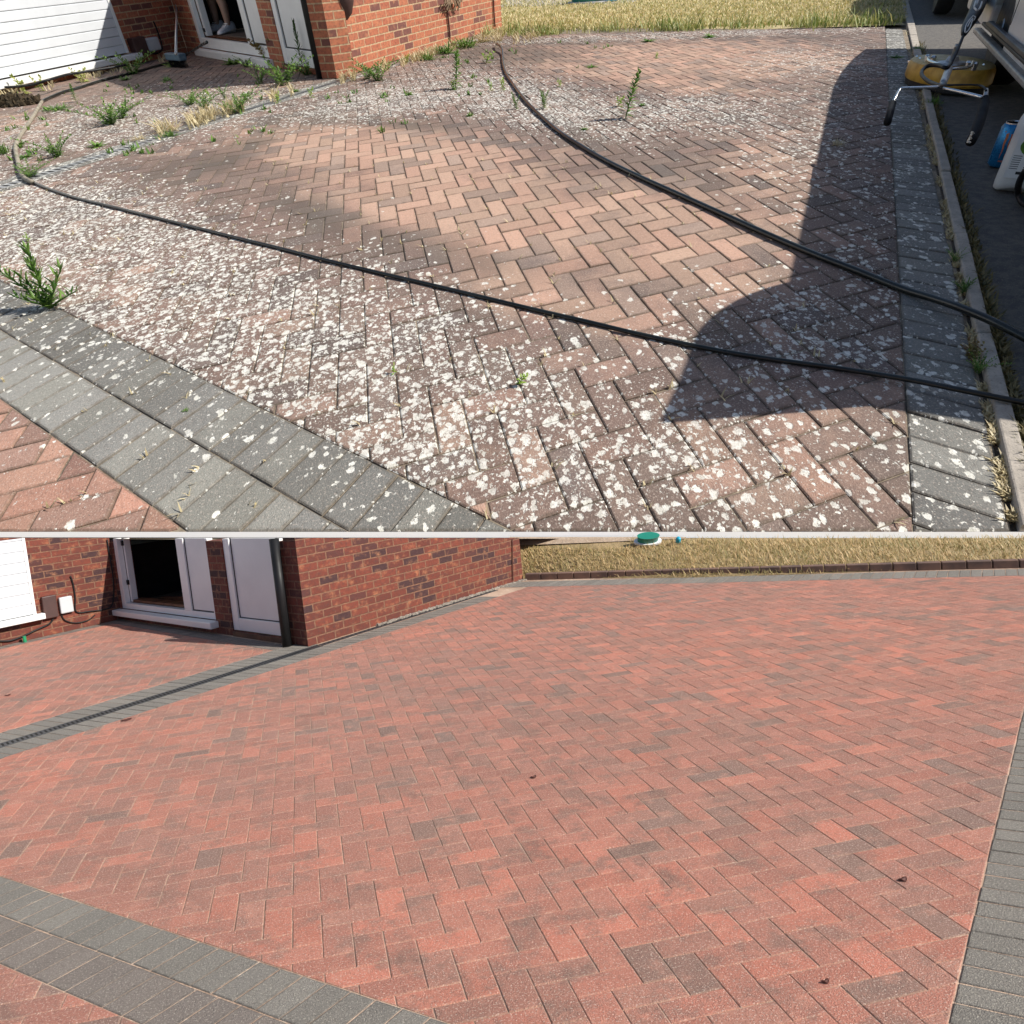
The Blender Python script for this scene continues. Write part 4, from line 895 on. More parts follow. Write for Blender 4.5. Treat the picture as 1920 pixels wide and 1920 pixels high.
for z,sx,sy in prf:
    for k in range(nn):
        a=2*math.pi*k/nn; c_,s_=math.cos(a),math.sin(a); e=.45; x=abs(c_)**e*(1 if c_>0 else -1)*sx; y=abs(s_)**e*(1 if s_>0 else -1)*sy
        foot=.0
        if z<.06: foot=-.03*max(0,abs(x)/sx-.45)*2+.03
        V.append(jb+rdir*x+fdir*y+UP*(z+foot*(z<.06)))
F=[(i*nn+k,i*nn+(k+1)%nn,(i+1)*nn+(k+1)%nn,(i+1)*nn+k) for i in range(len(prf)-1) for k in range(nn)]+[tuple(range(nn))[::-1],tuple((len(prf)-1)*nn+k for k in range(nn))]
g.add(V,F); jbd=jg.part('jug_body',g,M['jug'],smooth=True,smoothang=60)
def onj(x,z,o=.206): return jb+rdir*x+fdir*o+UP*z
g=G(); g.prism([onj(x,z,.2035) for x,z in ((-.16,.10),(.17,.10),(.17,.41),(-.16,.41))],fdir*.002); lb_=jg.part('label',g,M['labw'],parent=jbd)
g=G(); g.prism([onj(-.115+.0*0+.16+.18*math.cos(a)-.0,.30+.085*math.sin(a),.2056) for a in np.linspace(0,2*math.pi,24,endpoint=False)],fdir*.001); jg.part('label_patch',g,M['labg'],parent=jbd)
g=G()
for i in range(7):
    for x0,x1 in ((-.15,-.10),(-.07,.15)):
        z=.235-i*.013; xe=x1-random.uniform(0,.05)*(x1>0)*((1) ); g.prism([onj(x0,z,.2056),onj(xe,z,.2056),onj(xe,z+.004,.2056),onj(x0,z+.004,.2056)],fdir*.0006)
g.prism([onj(-.10,.125,.2056),onj(-.045,.125,.2056),onj(-.045,.142,.2056),onj(-.10,.142,.2056)],fdir*.0008)
x=-.015
while x<.06: w_=random.uniform(.002,.006); g.prism([onj(x,.118,.2056),onj(x+w_,.118,.2056),onj(x+w_,.150,.2056),onj(x,.150,.2056)],fdir*.0008); x+=w_+.004
jg.part('label_print',g,M['ink'],parent=jbd)
g=G(); g.lathe([(.085,.70),(.09,.71),(.09,.77),(.06,.78)],jb,20); jg.part('cap',g,M['blackp'])
g=G(); g.tube([gz((1945,300),.3),gz((1925,318),.3),gz((1914,335),.2),gz((1909,352),.1),gz((1911,368),.04),gz((1920,382),.02),gz((1945,392),.02)],.02,8,sub=4)
tag(mkobj('thin_hose',g,M['blackp'],T.M,loc=gz((1920,382)),smooth=True),'thin black hose looping down in front of the white plastic jug','hose')

# ---------------------------------------------------------------- hoses lying on the paving
def hosetrace(name,pts,r,mat,label,z0=None,n=10):
    P=[gz(p[:2],(p[2] if len(p)>2 else r)+.0) for p in pts]; g=G(); g.tube(P,r,n,sub=5)
    return tag(mkobj(name,g,mat,T.M,loc=P[0],smooth=True),label,'hose','hoses lying across the upper driveway')
hosetrace('hose',[(60,341),(100,357),(150,373),(200,385),(280,405),(360,425),(440,445),(520,464.5),(600,485),(700,509),(800,532),(900,556),(1000,580),(1100,603),(1200,627),(1340,656),(1450,674),(1560,689),(1700,711,.03),(1800,731,.04),(1920,755,.04),(2100,790,.03)],.0118,M['hose'],'long black hose running from the drain to the right edge across the lichen patches')
hosetrace('hose',[(79,190),(70,205),(58,225),(42,248),(32,266),(29,280),(33,300),(38,322),(46,334),(60,341)],.022,M['hoseg'],'dusty pale hose curving over the weedy porch paving at the left edge')
hosetrace('hose',[(388,79,.55),(372,88,.35),(352,102,.12),(335,112,.05),(300,122),(250,136),(205,147),(180,154),(150,164),(120,172),(100,180),(84,187),(79,190)],.022,M['hose'],'dark hose running from the open door along the foot of the cladded wall')
hosetrace('hose',[(930,83,.05),(936,85,.08),(941,93,.05),(942,104),(943,118),(948,136),(962,158),(985,188),(1015,218),(1050,248),(1095,277),(1140,303),(1200,332),(1280,368),(1360,404),(1440,440),(1530,478),(1600,505),(1690,541),(1750,560,.04),(1800,577,.06),(1860,602,.07),(1920,632,.06),(2050,700,.03)],.0185,M['hose'],'thick black hose winding from the lawn corner through the shadow to the road')
hosetrace('hose',[(-40,165,.10),(20,163,.12),(60,159,.15),(90,150,.2),(125,140,.2),(150,136,.2),(200,128,.2),(235,122,.20)],.018,M['blackp'],'black pipe sagging along the brick plinth under the white cladding')

# ---------------------------------------------------------------- broom
bb=gz((331,110)); bm_=Thing(T,'broom','thin grey handled broom with slate blue head leaning beside the glazed door','broom',bb)
g=G(); hd=gz((331,104),.3); tp=HA.P(*HA.uv((331,-60),.15),.15); g.tube([gz((330,101),.32),HA.P(*HA.uv((331,20),.2),.2),tp],.024,8); bm_.part('handle',g,M['zinc'],smooth=True)
g=G(); a1,a2=gz((318,112),.12),gz((345,114),.12); g.box((a1+a2)/2+[0,0,.06],(np.linalg.norm(a2-a1),.16,.12),ax=[(a2-a1)/np.linalg.norm(a2-a1),np.cross(UP,(a2-a1)/np.linalg.norm(a2-a1)),UP]); hd=bm_.part('head',g,M['blueg'],bevel=.02)
g=G(); ax_=(a2-a1)/np.linalg.norm(a2-a1)
for i in range(160):
    p=a1+(a2-a1)*random.uniform(.04,.96)+np.cross(UP,ax_)*random.uniform(-.06,.06); p[2]=.12; g.tube([p,p+[random.gauss(0,.012),random.gauss(0,.012),-.115]],.004,3,cap=False)
bm_.part('bristles',g,M['blackp'],parent=hd)

# ---------------------------------------------------------------- person standing in the doorway
def skin(name,verts,edges,radii,mat,parent=None,loc=(0,0,0),sub=2):
    me=bpy.data.meshes.new(name); me.from_pydata([tuple(np.array(v)-loc) for v in verts],edges,[]); me.materials.append(mat)
    o=bpy.data.objects.new(name,me); C.objects.link(o)
    m=o.modifiers.new('skin','SKIN'); 
    if not me.skin_vertices: 
        import bmesh
        bm=bmesh.new(); bm.from_mesh(me); bm.verts.layers.skin.verify(); bm.to_mesh(me); bm.free()
    for i,r in enumerate(radii): me.skin_vertices[0].data[i].radius=(r,r) if not isinstance(r,tuple) else r; 
    me.skin_vertices[0].data[0].use_root=True
    m.use_smooth_shade=True
    s=o.modifiers.new('sub','SUBSURF'); s.levels=sub; s.render_levels=sub
    if parent: o.parent=parent
    return o
FO=-.60
def feet(p): return HBw.P(HBw.uv(p,FO)[0],FL,FO)
f1=feet((404,60)); f2=feet((437,53)); pc=(f1+f2)/2; SCL=1.72
pr=Thing(T,'person','person in white trainers with bare legs standing in the open upper doorway','person',pc)
sx=HBw.d if (HBw.d@(f2-f1))>0 else -HBw.d; fw=HBw.n
def hp_(x,y,z): return pc+sx*x*SCL+fw*y*SCL+UP*z*SCL
half_=np.linalg.norm((f2-f1)@sx)/2/SCL
half_=max(.10,min(.2,half_))
verts=[hp_(0,0,.95),hp_(0,0,1.12),hp_(0,0,1.30),hp_(0,0,1.42),hp_(0,.01,1.50),hp_(0,.02,1.58),hp_(0,.02,1.70)]
rad=[.15,.13,.15,.11,.055,.085,.09]; ed=[(i,i+1) for i in range(6)]
for s_ in (-1,1):
    i=len(verts); verts+=[hp_(s_*.09,0,.90),hp_(s_*.11,.03,.50),hp_(s_*half_*.98,-.01,.30),hp_(s_*half_,0,.10),hp_(s_*half_,.02,.04),hp_(s_*half_,.14,.03)]; rad+=[.095,.058,.062,.036,.04,.03]; ed+=[(0,i)]+[(i+k,i+k+1) for k in range(5)]
    j=len(verts); verts+=[hp_(s_*.18,0,1.40),hp_(s_*.24,-.02,1.12),hp_(s_*.25,.05,.87),hp_(s_*.25,.07,.80)]; rad+=[.055,.042,.03,.034]; ed+=[(3,j)]+[(j+k,j+k+1) for k in range(3)]
    for q in range(5):
        t=len(verts); verts+=[hp_(s_*(.235+.0*q),.045+.016*q,.775),hp_(s_*(.235+.01*(q==0)),.045+.018*q+(-.02 if q==0 else 0),.735-.006*(q in(2,3)))]; rad+=[.010,.008]; ed+=[(j+3,t),(t,t+1)]
bodyp=skin('body',verts,ed,[r*SCL for r in rad],M['skin'],parent=pr.o,loc=pc); 
sv=[hp_(0,0,1.02),hp_(-.1,0,.88),hp_(-.115,.02,.60),hp_(.1,0,.88),hp_(.115,.02,.60)]; skin('shorts',sv,[(0,1),(1,2),(0,3),(3,4)],[.18*SCL,.12*SCL,.10*SCL,.12*SCL,.10*SCL],M['cloth'],parent=pr.o,loc=pc)
sv=[hp_(0,0,1.0),hp_(0,0,1.2),hp_(0,0,1.4),hp_(-.19,0,1.38),hp_(-.24,0,1.2),hp_(.19,0,1.38),hp_(.24,0,1.2)]; skin('shirt',sv,[(0,1),(1,2),(2,3),(3,4),(2,5),(5,6)],[.17*SCL,.16*SCL,.13*SCL,.08*SCL,.065*SCL,.08*SCL,.065*SCL],M['cloth'],parent=pr.o,loc=pc)
g=G(); g.lathe([(.095*SCL,0),(.1*SCL,.05*SCL),(.07*SCL,.12*SCL),(.01,.14*SCL)],hp_(0,0,1.66),18); pr.part('hair',g,M['hair'],smooth=True)
for s_ in (-1,1):
    g=G(); a=f1 if s_<0 else f2; c=hp_(s_*half_,0,0); d=(fw*.88+sx*.45*(1 if s_>0 else .7)); d/=np.linalg.norm(d); rr=np.cross(d,UP)
    V=[];nn=20; secs=[(-.10,.030,.045,.0,.105),(-.075,.042,.05,.0,.12),(-.02,.045,.05,.0,.115),(.05,.046,.05,0,.085),(.12,.052,.04,0,.062),(.17,.048,.03,0,.05),(.205,.028,.02,0,.03)]
    for y,wd,_,z0,z1 in secs:
        for k in range(nn):
            t=2*math.pi*k/nn; zz=(z1-z0)/2*(1+math.sin(t)) ; V.append(c+d*y*SCL+rr*wd*SCL*math.cos(t)*(1.1 if zz<z1/2 else .8)+UP*(zz*SCL+.004))
    g.add(V,[(i*nn+k,i*nn+(k+1)%nn,(i+1)*nn+(k+1)%nn,(i+1)*nn+k) for i in range(len(secs)-1) for k in range(nn)]+[tuple(range(nn))[::-1],tuple((len(secs)-1)*nn+k for k in range(nn))])
    sh=pr.part('trainer',g,M['shoe'],smooth=True)
    g=G(); 
    for k in range(4): y=.01+k*.028; g.tube([c+d*y*SCL+rr*.03*SCL+UP*(.115-k*.014)*SCL,c+d*y*SCL-rr*.03*SCL+UP*(.115-k*.014)*SCL],.009,5)
    pr.part('laces',g,M['white'],parent=sh)

# ---------------------------------------------------------------- teal and blue things at the far side of the lawn
def farthing(fr,p,label,label2,sc,nm=0):
    c=fr.gp(p); th=Thing(fr,'garden_tray',label,'tray',c)
    g=G(); g.lathe([(sc*.9,0),(sc,.02*sc),(sc*1.05,.3*sc),(sc*1.1,.32*sc)],c,24,sc=(1.2,.7)); th.part('tray_body',g,M['teal'],smooth=True,smoothang=40)
    g=G(); g.lathe([(sc*1.1,.0),(sc*1.22,.0),(sc*1.22,.07*sc),(sc*1.08,.07*sc)],c,24,sc=(1.2,.7)); th.part('rim',g,M['white'])
    return th
farthing(T,(1108,4),'teal and white tray on the path behind the weedy upper lawn','',.50)
for p in ((1141,2),):
    c=T.gp(p); g=G(); g.lathe([(.28,0),(.30,.1),(.30,1.1),(.2,1.3)],c,18); tag(mkobj('water_bottle',g,M['cyan'],T.M,loc=c,smooth=True),'bright cyan upright bottle beside the teal tray behind the upper lawn','bottle')
g=G(); g.quad([T.gp((938,12),.0)+[0,0,-.01],T.gp((1180,5),.0)+[0,0,-.01],T.gp((1250,-12),-.01),T.gp((960,-14),-.01)]); structure('path',g,M['kerb'],T)
# lower view: same tray on the bank
pb=[np.array(bank((x-955)/(2700-955),.72,.010)) for x in (1215,1272)]
def wb(P): return P
th=Thing(T,'garden_tray','small green and white tray on top of the dry bank above the cleaned driveway','tray',pb[0]); s_=.030
g=G(); g.lathe([(s_*.9,0),(s_,.006),(s_*1.05,.028),(s_*1.1,.03)],pb[0],24,sc=(1.1,.5)); th.part('tray_body',g,M['teal'],smooth=True,smoothang=40)
g=G(); g.lathe([(s_*1.1,0),(s_*1.3,0),(s_*1.3,.008),(s_*1.08,.008)],pb[0],24,sc=(1.15,.5)); th.part('rim',g,M['white'])
g=G(); g.lathe([(.007,0),(.008,.002),(.008,.016),(.005,.020)],pb[1],14); tag(mkobj('water_bottle',g,M['cyan'],T.M,loc=pb[1],smooth=True),'little cyan bottle beside the green and white tray on the bank','bottle')

# ---------------------------------------------------------------- weeds
def leafmesh(name,leaves,stems,mat,matstem=None):
    """leaves: list of (base,dir,side,length,width,droop,shade)"""
    V=[];F=[];A=[]
    for (b,d,sd_,L,wd,dr_,sh) in leaves:
        n=len(V); d=d/np.linalg.norm(d); u=np.cross(sd_,d)
        for t,wf in ((0,.25),(.35,1.),(.72,.7),(1.,.03)):
            p=b+d*L*t+np.array([0,0,-1.])*dr_*L*t*t
            V+=[p-sd_*wd*wf+u*wd*wf*.35,p,p+sd_*wd*wf+u*wd*wf*.35]; A+=[sh]*3
        for i in range(3):
            F+=[(n+i*3,n+i*3+1,n+i*3+4,n+i*3+3),(n+i*3+1,n+i*3+2,n+i*3+5,n+i*3+4)]
    gg=G()
    for pts,r in stems: gg.tube(pts,r,5,cap=False)
    n=len(V); V+=[np.array(v) for v in gg.V]; F+=[tuple(i+n for i in f) for f in gg.F]; A+=[.4]*len(gg.V)
    me=bpy.data.meshes.new(name); me.from_pydata([tuple(map(float,v)) for v in V],[],F); me.materials.append(mat)
    a=me.attributes.new('leaf','FLOAT','POINT'); a.data.foreach_set('value',A)
    return me
def rv(s=1.): return rng.normal(0,s,3)
def spike(H,ns=1,lean=.2,ll=.28,lw=.022,dens=46,name='weed',mat='leaf',spread=.0):
    leaves=[];stems=[]
    for s_ in range(ns):
        az=random.uniform(0,6.28) if ns>1 else 0; b=np.array([math.cos(az)*spread,math.sin(az)*spread,0.])
        ld_=np.array([math.cos(az),math.sin(az),0])*lean*random.uniform(.4,1.2); hh=H*random.uniform(.6,1.) if s_ else H
        def c(t): return b+ld_*hh*t*t+np.array([0,0,hh*t])
        stems.append(([c(0),c(.4),c(.75),c(1)],[H*.012,H*.010,H*.007,H*.003]))
        k=int(dens*hh/H)
        for i in range(k):
            t=.06+.94*(i/k)**.9; a=i*2.4+random.uniform(-.3,.3); el=.25+.9*t+random.uniform(-.2,.2)
            if t>.93: el=1.2
            d=np.array([math.cos(a)*math.cos(el),math.sin(a)*math.cos(el),math.sin(el)]); sdv=np.array([-math.sin(a),math.cos(a),0])
            L=H*ll*(1.05-.55*t)*random.uniform(.75,1.15); leaves.append((c(t),d,sdv,L,H*lw*random.uniform(.8,1.2),.25,random.random()))
    return leafmesh(name,leaves,stems,M[mat])
def rosette(R,nl=26,up=.5,w=.10,mat='leaf',name='weed',droop=.35):
    leaves=[]
    for i in range(nl):
        a=i*2.4+random.uniform(-.3,.3); el=up*random.uniform(.1,1.6); d=np.array([math.cos(a)*math.cos(el),math.sin(a)*math.cos(el),math.sin(el)])
        leaves.append((rv(R*.06)*[1,1,0]+[0,0,R*.03],d,np.array([-math.sin(a),math.cos(a),0]),R*random.uniform(.55,1.1),R*w*random.uniform(.7,1.2),droop*random.random(),random.random()))
    return leafmesh(name,leaves,[],M[mat])
def tuft(R,nb=70,mat='straw',name='grass_tuft',w=.018,up=.9):
    leaves=[]
    for i in range(nb):
        a=random.uniform(0,6.28); el=up+random.uniform(-.6,.5); d=np.array([math.cos(a)*math.cos(el),math.sin(a)*math.cos(el),math.sin(el)])
        leaves.append((rv(R*.18)*[1,1,0]+[0,0,R*.0],d,np.array([-math.sin(a),math.cos(a),0]),R*random.uniform(.5,1.15),R*w,random.uniform(.1,.6),random.random()))
    return leafmesh(name,leaves,[],M[mat])
def bush(R,n=9,mat='leaf',name='weed',lw=.03,ll=.3,dens=26,lean=1.3):
    return spike(R,n,lean,ll,lw,dens,name,mat,R*.12)
def broad(R,n=5,mat='leafy',name='weed'): return spike(R,n,.5,.34,.075,12,name,mat,R*.1)
wm={}
for i in range(3):
    wm['spike%d'%i]=spike(1,1,.15,.25,.026,60); wm['multi%d'%i]=spike(1,4,.55,.26,.026,44,mat='leaf'); wm['bush%d'%i]=bush(1,12,lw=.030,ll=.24,dens=30); wm['ros%d'%i]=rosette(1,30); wm['tuft%d'%i]=tuft(1); wm['gt%d'%i]=tuft(1,80,'leaf',w=.03); wm['broad%d'%i]=broad(1); wm['sprig%d'%i]=spike(1,3,.6,.42,.05,16,mat='leafb')
wm['darkspike']=spike(1,1,.08,.30,.030,64,mat='leafd'); wm['red']=bush(1,9,'leafr',lw=.07,ll=.25,dens=18,lean=.7)
wm['big']=None
def put(me,px,hpx,label,cat='weed',name='weed',grp=None,wd=1.,z=0.,rz=None,flat_=1.,lean=None):
    """plant me at pixel base px, hpx tall in the full-size photograph"""
    P=T.gp(px,z); zc=(T.R.T@(P-[0,0,HC]))[2]; h=hpx/(F_PX*.76/zc)
    o=bpy.data.objects.new(name,me); C.objects.link(o)
    m_=Matrix.Translation(P)
    if lean: m_=m_@Matrix.Rotation(lean,4,'Y')
    m_=m_@Matrix.Rotation(random.uniform(0,6.28) if rz is None else rz,4,'Z')@Matrix.Diagonal((h*wd,h*wd,h*flat_,1)); o.matrix_world=m_
    return tag(o,label,cat,grp)
# the big three-stemmed weed at the left: its stems follow the photograph
def bigweed():
    leaves=[];stems=[]; b0=np.array([0,0,0.]); H=.34
    for (x,y,h_,k) in ((-.24,0,.32,46),(-.10,.04,.19,26),(.02,.02,.24,34),(.05,.0,.34,50),(.17,.03,.22,30),(.12,-.05,.13,20),(-.13,-.05,.10,16),(.0,-.09,.10,16),(.22,-.02,.10,14)):
        e=np.array([x,y,h_]); 
        def c(t): return np.array([x*t**1.2,y*t**1.2,h_*t])
        stems.append(([c(0.),c(.35),c(.7),c(1.)],[.006,.005,.004,.002]))
        for i in range(k):
            t=.05+.95*i/k; a=i*2.4; el=.35+.75*t
            d=np.array([math.cos(a)*math.cos(el),math.sin(a)*math.cos(el),math.sin(el)])+e*.6; leaves.append((c(t),d,np.array([-math.sin(a),math.cos(a),0]),.085*random.uniform(.7,1.1),.0075,.2,random.random()))
    return leafmesh('weed',leaves,stems,M['leaf'])
bw_=bpy.data.objects.new('weed',bigweed()); C.objects.link(bw_); bw_.matrix_world=Matrix.Translation(T.gp((94,578)))@Matrix.Scale(1.04,4); tag(bw_,'largest weed, many stemmed and green, on the edge of the dark border at left','weed')
W_=[
 ('spike0',(1173,222),66,'tallest upright weed right of the thick hose on the lichen patch',1.3,.18),('sprig0',(1160,200),17,'small sprig just left of the tallest upright weed beyond the thick hose',1.3,None),
 ('spike1',(854,166),50,'upright leaning weed in mid driveway left of the thick hose start',1.5,.2),('sprig1',(850,168),15,'low sprig at the foot of the upright weed left of the thick hose start',1.6,None),
 ('multi0',(1020,204),28,'bushy weed touching the right side of the thick hose',1.1,None),('multi1',(968,205),25,'bushy weed close to the left side of the thick hose',1.0,None),
 ('darkspike',(570,138),68,'tall dark spiky weed in front of the white door',.55,None),('bush0',(531,160),42,'large bright weed clump in front of the brick pillar between the doors',1.3,None),
 ('red',(512,122),40,'reddish bushy weed at the right end of the door sill',1.3,None),('bush1',(489,157),24,'weed below the reddish bush on the shaded porch',.9,None),
 ('bush2',(462,125),16,'green weed along the wall under the white sill',1.6,None),('ros2',(435,120),13,'low weed under the left part of the white sill',2.2,None),('bush0',(575,140),22,'dark clump at the foot of the tall spiky weed by the white door',2.0,None),
 ('bush1',(208,232),34,'widest spreading green clump in the middle of the porch paving',1.7,None),('bush2',(226,222),26,'right half of the wide spreading porch clump',1.5,None),('multi2',(238,208),22,'slim weed right above the wide spreading porch clump',.9,None),
 ('bush0',(357,196),22,'left part of the green clump near the drain on the porch',1.7,None),('bush1',(384,203),25,'right part of the green clump near the drain on the porch',1.4,None),('sprig2',(395,188),16,'small upright sprig above the green clump near the drain',1.1,None),
 ('bush2',(447,211),32,'weed growing out of the drain edge, brightest of the porch clumps',1.3,None),('multi0',(422,186),20,'weed in the sunny porch paving above the drain weed',1.2,None),('ros0',(461,180),9,'small rosette in the sunny strip below the door shadow',1.5,None),
 ('spike2',(143,191),24,'upright weed in the sunny porch below the broadleaf plants',1.5,None),('broad0',(156,154),23,'yellow green broadleaf plant against the brick plinth',1.3,None),('broad1',(48,176),30,'largest yellow broadleaf plant at the far left plinth',1.0,None),('broad2',(79,171),24,'smaller yellow broadleaf plant beside the largest one at far left',.9,None),
 ('bush0',(250,139),32,'dark leafy weed under the brown meter box',1.3,None),('ros1',(328,124),14,'weed in front of the broom head',1.7,None),('ros2',(312,152),10,'low weed in the shaded porch left of the broom line',1.2,None),('ros0',(236,150),12,'low dark weed on the hose in the porch shade',1.4,None),
 ('bush1',(109,293),32,'round bushy weed at left between pale hose and drain',1.3,None),('ros2',(183,275),15,'small rosette on the grey blocks above the drain',1.4,None),('bush2',(60,330),20,'weed at the bend of the hose by the drain',2.0,None),('gt0',(5,288),28,'grassy weed cut by the left edge above the drain',1.0,None),
 ('ros0',(37,271),11,'tiny weed beside the pale hose bend',1.3,None),('ros1',(48,295),12,'little weed right of the pale hose above the drain',1.5,None),('sprig0',(54,452),12,'small weed in the dense lichen at the left',1.5,None),('gt1',(104,205),10,'flat grassy weed beside the top of the pale hose',4.0,None),
 ('sprig1',(739,700),18,'small sprig on the lichen left of centre',1.0,None),('sprig2',(974,722),28,'bright green sprig near the middle of the lichen field',1.1,.3),('ros0',(348,771),9,'tiny weed on the dark border blocks at lower left',1.0,None),
 ('tuft0',(1571,272),17,'dry green grass tuft inside the van shadow',1.3,None),('sprig0',(1050,163),12,'small sprig on the clean strip right of the thick hose',1.2,None),
 ('bush0',(709,151),32,'weed clump at the foot of the long brick wall near its corner',1.3,None),('bush1',(690,148),22,'left part of the weed clump near the brick corner',1.2,None),('sprig1',(920,170),14,'small sprig left of the thick hose near its start',1.2,None),('sprig2',(943,170),20,'upright sprig beside the thick hose near its start',1.0,None),
 ('ros1',(768,178),10,'small weed in the far lichen patch',1.2,None),('ros2',(881,217),9,'small weed at the lower rim of the far lichen patch',1.2,None),('sprig0',(583,183),16,'weed on the blocks below the drain near the corner',1.1,None),('sprig1',(522,193),16,'yellowish weed sitting on the drain',1.3,None),('ros0',(555,172),9,'tiny weed between drain and bright clump',1.2,None),
 ('tuft1',(318,246),36,'tall dry straw tuft on the drain',1.2,None),('gt2',(320,256),14,'green weed at the foot of the straw tuft on the drain',1.6,None),('tuft2',(402,214),26,'dry straw tuft on the porch clump near the drain',1.3,None),('tuft0',(260,262),12,'flattened dry tuft above the drain',2.0,None),
 ('bush2',(1790,490),20,'weed in the gutter grit beside the shaded border',.9,None),('multi1',(1806,548),26,'feathery weed in the gutter above the thick hose',1.3,None),('bush0',(1800,540),14,'green cushion under the feathery gutter weed',1.3,None),('bush1',(1832,697),34,'bright weed at the kerb just above the long hose',.9,None),('red',(1820,672),30,'dark brown dead clump behind the bright kerb weed',1.2,None),
 ('gt0',(1751,196),18,'grass tuft on the road side of the kerb below the cleaner',1.3,None),('gt1',(1722,94),12,'pale grass tuft on the road side of the kerb above the cleaner',1.4,None),('ros1',(1680,108),8,'low weed on the shaded far end of the dark border',2.4,None),('tuft1',(1744,275),12,'yellow dry tuft beside the kerb stones',1.5,None),('gt2',(1732,168),12,'weeds under the front wheel side of the cleaner',1.5,None),
 ('sprig2',(763,120),14,'small weed along the wall drain',1.3,None),('gt1',(800,112),16,'grass clump along the wall drain, left of three',1.8,None),('gt2',(836,100),20,'grass clump along the wall drain, middle of three',1.9,None),('gt0',(872,88),24,'grass clump along the wall drain, right of three',1.9,None),('tuft2',(905,78),28,'straw clump at the far corner of the brick wall',1.7,None),('sprig0',(912,118),16,'weed between wall drain and hose start',1.7,None),
 ('ros0',(1215,78),9,'small weed at the far edge of the paving in the middle',2.,None),('ros1',(1110,126),8,'little weed on the far pale paving',1.8,None),('ros2',(1330,70),9,'little weed at the far edge below the lawn',1.8,None),('sprig1',(1230,110),9,'faint weed on the far pale paving right of centre',1.8,None),('ros0',(1205,198),8,'tiny rosette right of the tallest upright weed',1.2,None),('ros1',(1095,243),8,'tiny yellow weed beside the hose in the lichen',1.2,None)]
for (k,p,h_,lab,wd,ln_) in W_:
    nm='grass_tuft' if k.startswith(('tuft','gt')) else 'weed'
    put(wm[k],p,h_*.86*(1 if k.startswith(('dark','spike')) else .95),lab,'grass tuft' if nm=='grass_tuft' else 'weed',nm,wd=wd,lean=ln_)
# dead moss mound
g=G(); c=gz((30,196)); 
for i in range(260):
    a=random.uniform(0,6.28); r_=.30*math.sqrt(random.random()); p=c+[math.cos(a)*r_*1.35,math.sin(a)*r_*.8,.0]; hh=.10*(1-(r_/.32)**2)+.02; g.box(p+[0,0,hh*.5],(.05,.05,hh),ax=[rv()/1.5+[1,0,0],rv()/1.5+[0,1,0],UP])
tag(mkobj('dead_moss_clump',g,M['moss'],T.M,loc=c),'brown dead moss mound on the paving at the far left','moss')
# tiny seedlings, stuff in the joints
def blades(name,pts,mat,hfun,w,fr,kind='stuff',lean=.5):
    V=[];F=[];A=[]
    for P,up in pts:
        h_=hfun(); a=random.uniform(0,6.28); n=len(V); d=np.array([math.cos(a),math.sin(a),0.])*h_*lean*random.uniform(.2,1.3); s_=np.array([-math.sin(a),math.cos(a),0])*w*random.uniform(.6,1.3)
        V+=[P-s_,P+s_,P+up*h_*.6+d*.4+s_*.7,P+up*h_*.6+d*.4-s_*.7,P+up*h_+d]; F+=[(n,n+1,n+2,n+3),(n+3,n+2,n+4)]; A+=[random.random()]*5
    me=bpy.data.meshes.new(name); me.from_pydata([tuple(map(float,v)) for v in V],[],F); me.materials.append(mat)
    a=me.attributes.new('leaf','FLOAT','POINT'); a.data.foreach_set('value',A)
    o=bpy.data.objects.new(name,me); C.objects.link(o); 
    if kind:o['kind']=kind
    return o
# lawn
g=G(); g.quad([T.gp((941,66),-.015),T.gp((1300,59),-.015),T.gp((1700,46),-.015),T.gp((1684,-25),-.015)+[6,40,0],T.gp((935,8),-.015)+[0,60,0],T.gp((940,40),-.015)]); structure('lawn',g,M['lawn'],T)
pts=[]
y0=lambda x: 66-(x-941)*.026 if x<1700 else 45
for i in range(42000):
    x=random.uniform(935,1712); t=random.random(); yb=y0(x); y=yb-6-(t**1.2)*(yb+14)
    if x>1690-(46-y)*.9*0+8 : continue
    pts.append((T.gp((x,y),-.01),UP))
blades('lawn_grass',pts,M['turf'],lambda:random.uniform(.015,.075),.014,T,lean=1.1)
pts=[];
for i in range(9000):
    x=random.uniform(905,1690); y=y0(x)+random.gauss(-3.5,2.6)+(3 if x<1050 else 0)
    den=.35+.65*(math.sin(x*.021)+math.sin(x*.05+1))*.5
    if random.random()>max(.08,den*.7): continue
    pts.append((T.gp((x,y),-.005),UP))
M['edgeg']=foliage('edge_grass',(.16,.24,.04),(.55,.50,.20),2)
blades('edge_grass',pts,M['edgeg'],lambda:random.uniform(.03,.15)*random.choice((.5,1,1,2.)),.012,T,lean=.8)
# wall foot growth, drain litter, gutter litter
pts=[]
for i in range(5200):
    t=random.random(); 
    k=random.random()
    if k<.45: x=640+t*300; y=150-(x-640)*.298+random.gauss(3,3); 
    elif k<.7: x=random.uniform(300,560); y=350-(x)*.3125+random.gauss(-6,5)
    elif k<.85: x=random.uniform(0,340); y=182-x*.235+random.gauss(2,4)
    else: x=random.uniform(860,1010); y=84-(x-860)*.13+random.gauss(0,6)
    if math.sin(x*.09)+math.sin(x*.031+2)+math.sin(x*.21)<.1: continue
    pts.append((T.gp((x,y),0.),UP))
blades('dry_litter',pts,M['straw'],lambda:random.uniform(.03,.15),.010,T,lean=1.4)
pts=[]
for i in range(4200):
    y=random.uniform(60,995); x=np.interp(y,[52,226,417,645,974,997],[1701,1738,1778,1825,1898,1903])+random.gauss(0,3+y*.004)
    if math.sin(y*.05)+math.sin(y*.13+1)<-.4: continue
    pts.append((T.gp((x,y),-.01),UP))
